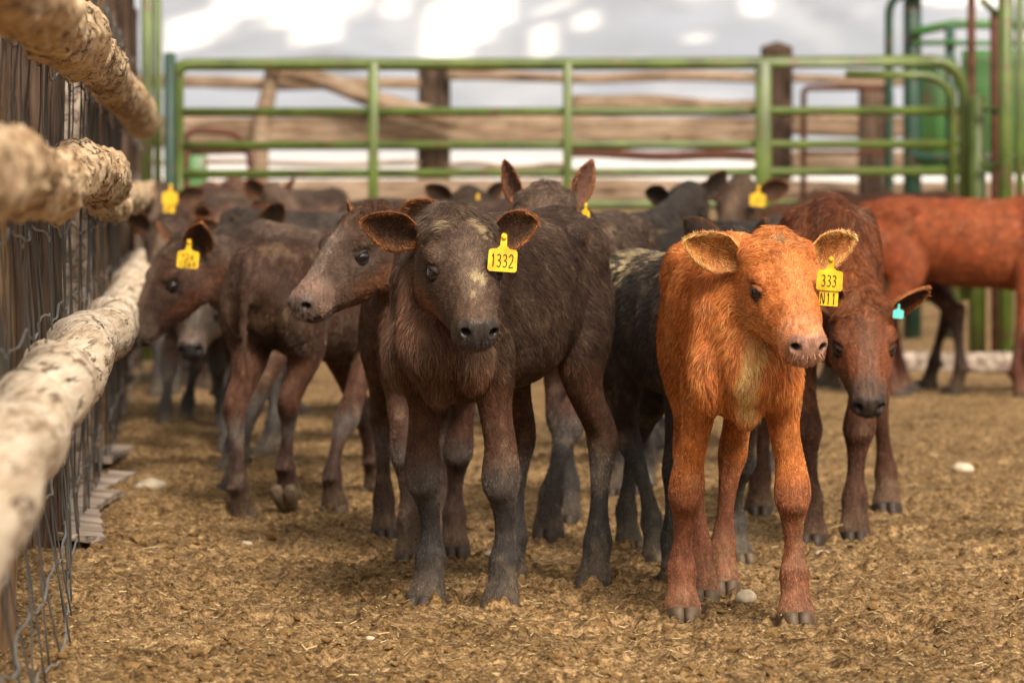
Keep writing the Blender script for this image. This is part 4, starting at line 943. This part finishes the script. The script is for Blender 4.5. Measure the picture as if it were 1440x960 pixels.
# ------------------------------------------------------------------ litter and stones
def scatter():
    rr = np.random.default_rng(5)
    # clods
    bm = bmesh.new(); bmesh.ops.create_icosphere(bm, subdivisions=1, radius=1); v0 = np.array([v.co[:] for v in bm.verts]); f0 = [[v.index for v in f.verts] for f in bm.faces]; bm.free()
    N = 7000; d = 1 / rr.uniform(1 / 15, 1 / 6.0, N); x = rr.uniform(-.165, .165, N) * d
    cl = fbm(np.c_[x * 4, d * 4, 0 * d], 2, 88) > -.15 - rr.random(N) * .3; d, x = d[cl], x[cl]; N = len(d)
    z = ground_h(x, d)[0]; r = .003 + .007 * rr.random(N) ** 3; r *= np.where(rr.random(N) < .02, 1.8, 1)
    V = v0[None] * (1 + rr.uniform(-.35, .35, (N, len(v0), 1))); sc_ = np.stack([r * rr.uniform(.8, 1.6, N), r * rr.uniform(.8, 1.6, N), r * rr.uniform(.5, .9, N)], 1)
    a = rr.uniform(0, 6.28, N); V = V * sc_[:, None]; X = V[..., 0] * np.cos(a)[:, None] - V[..., 1] * np.sin(a)[:, None]; Y = V[..., 0] * np.sin(a)[:, None] + V[..., 1] * np.cos(a)[:, None]
    V = np.stack([X, Y, V[..., 2]], -1) + np.stack([x, d, z + r * .3], 1)[:, None]
    k = len(v0); me = bpy.data.meshes.new('clods'); F_ = (np.array(f0)[None] + (np.arange(N) * k)[:, None, None]).reshape(-1, 3)
    me.from_pydata(V.reshape(-1, 3).tolist(), [], F_.tolist()); me.materials.append(m_simple('clod_dirt', (.17, .10, .040), .95, .1, var=25)); 
    col = np.repeat(rr.uniform(.4, 1.5, N), k)
    tag(link('manure_clods', me), 'small crumbs of dry manure and dirt strewn over the pen floor', 'dirt crumbs', kind='stuff')
    # straw
    N = 5200; d = 1 / rr.uniform(1 / 16, 1 / 6.0, N); x = rr.uniform(-.165, .165, N) * d; z = ground_h(x, d)[0]
    L = .0025 + .0085 * rr.random(N) ** 2.5; L *= np.where(rr.random(N) < .02, 1.8, 1); w = rr.uniform(.0005, .0011, N); a = rr.uniform(0, pi, N); t = rr.normal(0, .28, N)
    u = np.stack([np.cos(a) * np.cos(t), np.sin(a) * np.cos(t), np.sin(t)], 1); s_ = np.stack([-np.sin(a), np.cos(a), rr.uniform(-.8, .8, N)], 1); s_ = nrm(s_); c = np.stack([x, d, z + .004], 1)
    n_ = nrm(np.cross(u, s_))
    Vs = []
    for e in (-1, 1):
        for q in (0, 1, 2):
            ang = 2.09 * q; Vs.append(c + u * (e * L)[:, None] + (s_ * np.cos(ang) + n_ * np.sin(ang)) * w[:, None])
    V = np.stack(Vs, 1).reshape(-1, 3); base = (np.arange(N) * 6)[:, None, None]
    F_ = (np.array([(0, 1, 4, 3), (1, 2, 5, 4), (2, 0, 3, 5)])[None] + base).reshape(-1, 4)
    me = bpy.data.meshes.new('straw'); me.from_pydata(V.tolist(), [], F_.tolist()); me.materials.append(m_simple('straw', (.50, .38, .19), .7, .2, var=5))
    tag(link('straw_litter', me), 'broken bits of straw mixed into the dry dirt', 'straw', kind='stuff')
    for px_, py_, r, lab in [(1048, 856, .030, 'palest oval stone between the orange calf hooves'), (1158, 791, .020, 'small pale stone right of the orange calf'), (345, 775, .017, 'small pale stone on the dirt left of the dark front calf'),
            (521, 894, .010, 'tiny pale stone in the foreground left of the dark front hooves'), (1355, 660, .034, 'flat pale stone out on the open dirt at the right'), (305, 738, .014, 'pale pebble near the walking calf hoof'), (212, 703, .045, 'flat pale stone left of the walking calf'),
            (200, 622, .026, 'blurred pale stone by the foot of the left fence'), (262, 744, .012, 'tiny pebble between fence and walking calf'), (688, 786, .014, 'pale pebble behind the dark front calf legs')]:
        g = G(px_, py_); mb = MB(); ell(mb, (0, 0, 0), (1, .8, .5), None, 22, 14); V = mb.verts(); V = V * (1 + .22 * fbm(V * 1.3 + px_, 3, 6)[:, None]) * r; mb.v = [V]
        o = mb.build('stone', MAT['stone']); o.location = (g[0], g[1], gz(g[0], g[1]) + r * .18); o.rotation_euler = (.1, .1, px_ * .7)
        tag(o, lab, 'stone', 'pale stones on the dirt')
scatter()

# ------------------------------------------------------------------ the herd
DARK = dict(body=(.038, .0225, .0165), body2=(.080, .052, .038), chest=(.115, .054, .030), belly=(.075, .031, .015), leg=(.027, .022, .0205), upleg=(.062, .028, .017), shin=(.080, .066, .058),
    face=(.060, .036, .025), cheek=(.15, .055, .021), bridge=(.115, .078, .054), crown=(.105, .070, .046), muz=(.075, .045, .030), nose=(.036, .029, .027), lip=(.09, .065, .05), earin=(.040, .020, .011), ear=(.05, .024, .013), rim=(.20, .075, .026), ering=(.018, .011, .008))
def var(base, **kw):
    q = dict(base); q.update(kw); return q
def mul(base, r, g=None, b=None):
    g = r if g is None else g; b = r if b is None else b
    return {k: (v[0] * r, v[1] * g, v[2] * b) for k, v in base.items()}
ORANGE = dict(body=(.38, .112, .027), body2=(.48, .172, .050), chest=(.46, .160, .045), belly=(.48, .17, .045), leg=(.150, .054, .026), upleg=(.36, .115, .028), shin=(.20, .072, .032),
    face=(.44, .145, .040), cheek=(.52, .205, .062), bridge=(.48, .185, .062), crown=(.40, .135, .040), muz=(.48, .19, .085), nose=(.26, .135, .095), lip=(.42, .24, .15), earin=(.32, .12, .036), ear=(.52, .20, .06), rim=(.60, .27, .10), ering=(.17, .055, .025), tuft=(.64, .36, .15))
BROWN = dict(body=(.080, .023, .009), body2=(.12, .038, .014), chest=(.15, .045, .014), belly=(.12, .038, .013), leg=(.052, .021, .012), upleg=(.09, .028, .011), shin=(.065, .029, .018),
    face=(.13, .042, .017), cheek=(.22, .075, .024), bridge=(.12, .055, .032), crown=(.055, .038, .030), muz=(.07, .040, .028), nose=(.030, .023, .021), lip=(.06, .04, .03), earin=(.03, .012, .008), ear=(.12, .04, .016), rim=(.3, .11, .035), ering=(.012, .008, .006))
BLACK = mul(DARK, .36, .42, .48)
GREY = var(mul(DARK, .6, .7, .78), leg=(.045, .038, .034), shin=(.05, .045, .04))

# A  front dark calf 1332
calf('dark brown front calf facing us, yellow tag 1332 in its ear, straw on its forehead', [G(598, 856), G(702, 863)], [G(833, 831), G(714, 822)], P(641, 322, 7.46), P(676, 470, 7.24), DARK,
     th=.84, s=1.055, hs=.97, voxel=.0045, fur=300000, earL=((-.25, 1.0, .12), (.85, .35, .1)), earR=((-.15, 1.0, .16), (.95, .25, -.05)),
     tags=[dict(side='L', px=(709, 334, 7.33), rows=['1332'], yaw=R_(6), scale=.92)],
     mud=[((.045, -.028, .03, 0), .028, .45), ((.055, .035, .03, 0), .040, 1.0), ((.085, .036, .012, 0), .025, .9), ((.19, .01, -.012, 0), .024, .9), ((.23, .0, -.025, 0), .018, .6)])
# I  orange calf
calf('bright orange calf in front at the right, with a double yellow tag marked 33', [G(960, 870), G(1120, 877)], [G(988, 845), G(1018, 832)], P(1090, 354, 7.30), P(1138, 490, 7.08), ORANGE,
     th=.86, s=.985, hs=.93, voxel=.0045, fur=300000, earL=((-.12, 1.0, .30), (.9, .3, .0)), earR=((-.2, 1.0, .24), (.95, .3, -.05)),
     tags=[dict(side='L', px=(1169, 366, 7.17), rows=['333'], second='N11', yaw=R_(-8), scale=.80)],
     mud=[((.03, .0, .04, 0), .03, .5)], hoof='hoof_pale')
# B  profile calf behind
calf('brown calf behind the dark front one, head in profile to the left, pale nose streak', [G(577, 793), G(640, 782)], [G(541, 757), G(622, 752)], P(524, 310, 8.72), P(418, 432, 8.56), var(DARK, body=(.040, .018, .010), body2=(.075, .035, .019), bridge=(.14, .10, .08), cheek=(.12, .045, .018), muz=(.13, .08, .06), nose=(.10, .07, .06), ering=(.05, .035, .03), leg=(.045, .025, .018)),
     s=.97, hs=.97, voxel=.005, fur=130000, earL=((-.45, 1.0, .25), (.8, .35, .2)), earR=((-.5, 1.0, .15), (.8, .4, .1)))
# C  walking away at left
calf('dark brown calf at the left walking away from us, one hind hoof lifted', [G(472, 718), G(530, 692)], [G(343, 732), G(408, 722)], P(560, 310, 11.0), P(600, 350, 11.25), var(DARK, body=(.044, .022, .014), body2=(.070, .036, .024), leg=(.04, .02, .014), upleg=(.06, .025, .014)),
     s=.95, hs=.9, voxel=.006, fur=80000, lifts={'hR': (.035, .02, .9)}, hoof='hoof_pale', eye=False)
# D  head down at left, tag 126
calf('dark calf by the left fence, head lowered to the left, yellow tag in its ear', [G(325, 692), G(318, 672)], [G(600, 665), G(610, 650)], P(258, 350, 10.85), P(196, 452, 10.78), var(DARK, cheek=(.09, .032, .016), face=(.04, .02, .014), muz=(.05, .03, .02)),
     s=.98, hs=.98, voxel=.006, fur=50000, earL=((-.15, .85, .75), (.7, .6, .1)), earR=((-.2, .9, .7), (.7, .5, .1)),
     tags=[dict(side='L', px=(266, 341, 10.62), rows=['126', '1264'], yaw=R_(-12), scale=1.0)])
# E  behind D, muzzle low
calf('grey brown calf behind the lowered head, only its muzzle and stepping legs showing', [G(318, 646), G(312, 606)], [G(330, 580), G(352, 585)], P(280, 408, 12.0), P(269, 482, 11.8), var(GREY, muz=(.10, .07, .055)), s=.93, hs=.95, voxel=.008, fur=30000, lifts={'fL': (.0, .02, .5)})
# F  by the fence farther back
calf('dark calf against the left fence with pink edged ears, behind the tagged lowered head', [G(231, 609), G(262, 600)], [G(330, 575), G(350, 565)], P(238, 318, 13.3), P(222, 376, 13.1), DARK, s=.93, hs=.92, voxel=.008, fur=30000, earR=((-.1, 1, .55), (.9, .3, 0)))
# Q  dark back in the left middle
calf('black grey calf standing broadside behind the walking calf, its long back showing', [G(372, 640), G(382, 628)], [G(560, 636), G(566, 622)], P(352, 318, 12.4), P(300, 372, 12.3), GREY, s=1.04, hs=.93, voxel=.008, fur=30000, earL=((-.3, .8, .7), (.6, .6, .2)))
# G  upright ears behind A
calf('dark calf directly behind the tagged dark one, both ears pricked straight up', [G(770, 757), G(797, 737)], [G(870, 700), G(905, 692)], P(768, 283, 9.35), P(752, 380, 9.1), var(DARK, ear=(.12, .055, .036), earin=(.07, .032, .022)),
     s=1.04, th=.95, hs=1.0, voxel=.006, fur=60000, earL=((-.55, .60, 1.0), (.8, .55, .0)), earR=((-.55, .60, 1.0), (.8, .55, .0)), ew=.75, tags=[dict(side='L', px=(824, 289, 9.30), rows=['l'], yaw=R_(55), scale=.5)])
# H  muddy black calf
calf('black calf with dried mud on its rump, standing between the two front calves', [G(952, 818), G(1040, 792)], [G(886, 773), G(925, 792)], P(1036, 345, 8.50), P(1120, 420, 8.62), var(BLACK, body=(.026, .020, .0165), body2=(.046, .034, .028), leg=(.040, .034, .029)),
     s=.93, hs=.85, voxel=.006, fur=130000, earL=((-.3, .8, .6), (.9, .3, .1)), earR=((-.3, .8, .6), (.9, .3, .1)), mud=[((-.20, -.11, .66), .17, 1.2), ((-.34, -.08, .70), .16, 1.2), ((-.12, .0, .74), .16, 1.0)], hoof='hoof_pale')
# K  lowered head with blue tag
calf('reddish brown calf behind the orange one, head lowered, small blue tag in its ear', [G(1140, 766), G(1202, 762)], [G(1247, 720), G(1068, 725)], P(1212, 434, 9.0), P(1222, 558, 8.84), BROWN,
     th=.9, s=1.08, hs=.93, voxel=.0055, fur=100000, earL=((-.10, 1.0, .50), (.8, .5, -.2)), earR=((-.15, .55, .9), (.9, .2, .0)), tags=[dict(side='L', px=(1264, 430, 8.93), rows=[], mat='teal', scale=.42, yaw=R_(15))],
     mud=[((.08, .005, .015, 0), .02, .7)])
# L  far orange calf broadside
calf('orange calf standing broadside at the far right, its head beyond the edge', [G(1440, 560), G(1452, 552)], [G(1262, 558), G(1276, 550)], P(1540, 300, 16.2), P(1600, 340, 16.1), mul(ORANGE, .42, .30, .34), th=1.1, s=1.10, hs=.95, voxel=.008, fur=30000, eye=True)
# M  dark behind L
calf('dark brown calf standing behind the far orange one, its dark legs showing below', [G(1168, 545), G(1160, 540)], [G(1342, 553), G(1304, 545)], P(1090, 300, 16.7), P(1050, 340, 16.6), mul(BROWN, .5, .6, .7), s=1.13, hs=.95, voxel=.009, fur=22000)
# N
calf('black calf with a raised ear in front of the gate right of centre', [G(935, 640), G(945, 632)], [G(1062, 636), G(1068, 626)], P(968, 272, 13.2), P(952, 335, 13.0), BLACK, s=1.0, hs=.9, voxel=.009, fur=22000, earL=((-.4, .7, .7), (.7, .5, 0)))
calf('brown faced calf beside the black one, with a yellow tag under its ear', [G(1020, 575), G(1042, 575)], [G(1075, 548), G(1100, 550)], P(1042, 264, 14.9), P(1022, 324, 14.7), mul(DARK, .9, .85, .8), s=.97, hs=1.0, voxel=.009, fur=22000, tags=[dict(side='L', px=(1067, 264, 14.7), rows=['8'], scale=1.0)])
calf('black calf standing broadside behind the orange one, only its back showing', [G(905, 668), G(915, 655)], [G(1085, 668), G(1092, 655)], P(850, 345, 11.6), P(800, 400, 11.5), BLACK, s=1.0, hs=.9, voxel=.008, fur=20000, eye=False)
# O
calf('dark calf behind the centre whose tagged ear points right', [G(648, 590), G(662, 588)], [G(560, 590), G(566, 582)], P(660, 278, 14.4), P(690, 330, 14.2), mul(DARK, .6), s=1.08, hs=.95, voxel=.009, fur=22000, earL=((-.3, .9, .5), (.8, .4, 0)), earR=((-.3, .9, .4), (.8, .4, 0)), tags=[dict(side='R', px=(672, 276, 14.2), rows=['8'], scale=.9)])
calf('brown calf in the middle distance, its smooth back just above the profile calf', [G(700, 610), G(712, 602)], [G(572, 606), G(580, 600)], P(780, 300, 13.6), P(830, 340, 13.5), mul(DARK, .85, .8, .8), s=1.09, hs=.9, voxel=.009, fur=22000, eye=False)
# P  far left pack
calf('dark calf far back at the left with two yellow tags showing beside the green post', [G(222, 560), G(244, 560)], [G(262, 535), G(284, 535)], P(226, 272, 15.6), P(214, 322, 15.4), DARK, s=1.05, hs=.95, voxel=.009, fur=22000, tags=[dict(side='L', px=(240, 262, 15.35), rows=[], scale=1.0, second='8')])
calf('reddish dark calf far back at the left, rounded rump toward us', [G(300, 520), G(318, 520)], [G(268, 548), G(292, 548)], P(330, 262, 18.3), P(345, 300, 18.6), mul(DARK, 1.15, .9, .85), s=1.17, hs=.95, voxel=.009, fur=22000, eye=False)
calf('dark calf far back at the left whose head faces right with a pink edged ear', [G(395, 545), G(402, 540)], [G(325, 545), G(330, 538)], P(385, 272, 16.4), P(425, 318, 16.3), DARK, s=1.13, hs=.95, voxel=.009, fur=22000, earL=((-.2, .9, .6), (.8, .4, 0)), earR=((-.2, .9, .5), (.8, .4, 0)))
calf('brown calf in left middle distance, its back and ears above the black broadside one', [G(410, 590), G(418, 584)], [G(320, 588), G(330, 580)], P(322, 300, 14.4), P(292, 350, 14.2), mul(DARK, 1.3, 1.1, 1.0), s=1.04, hs=.92, voxel=.009, fur=22000)
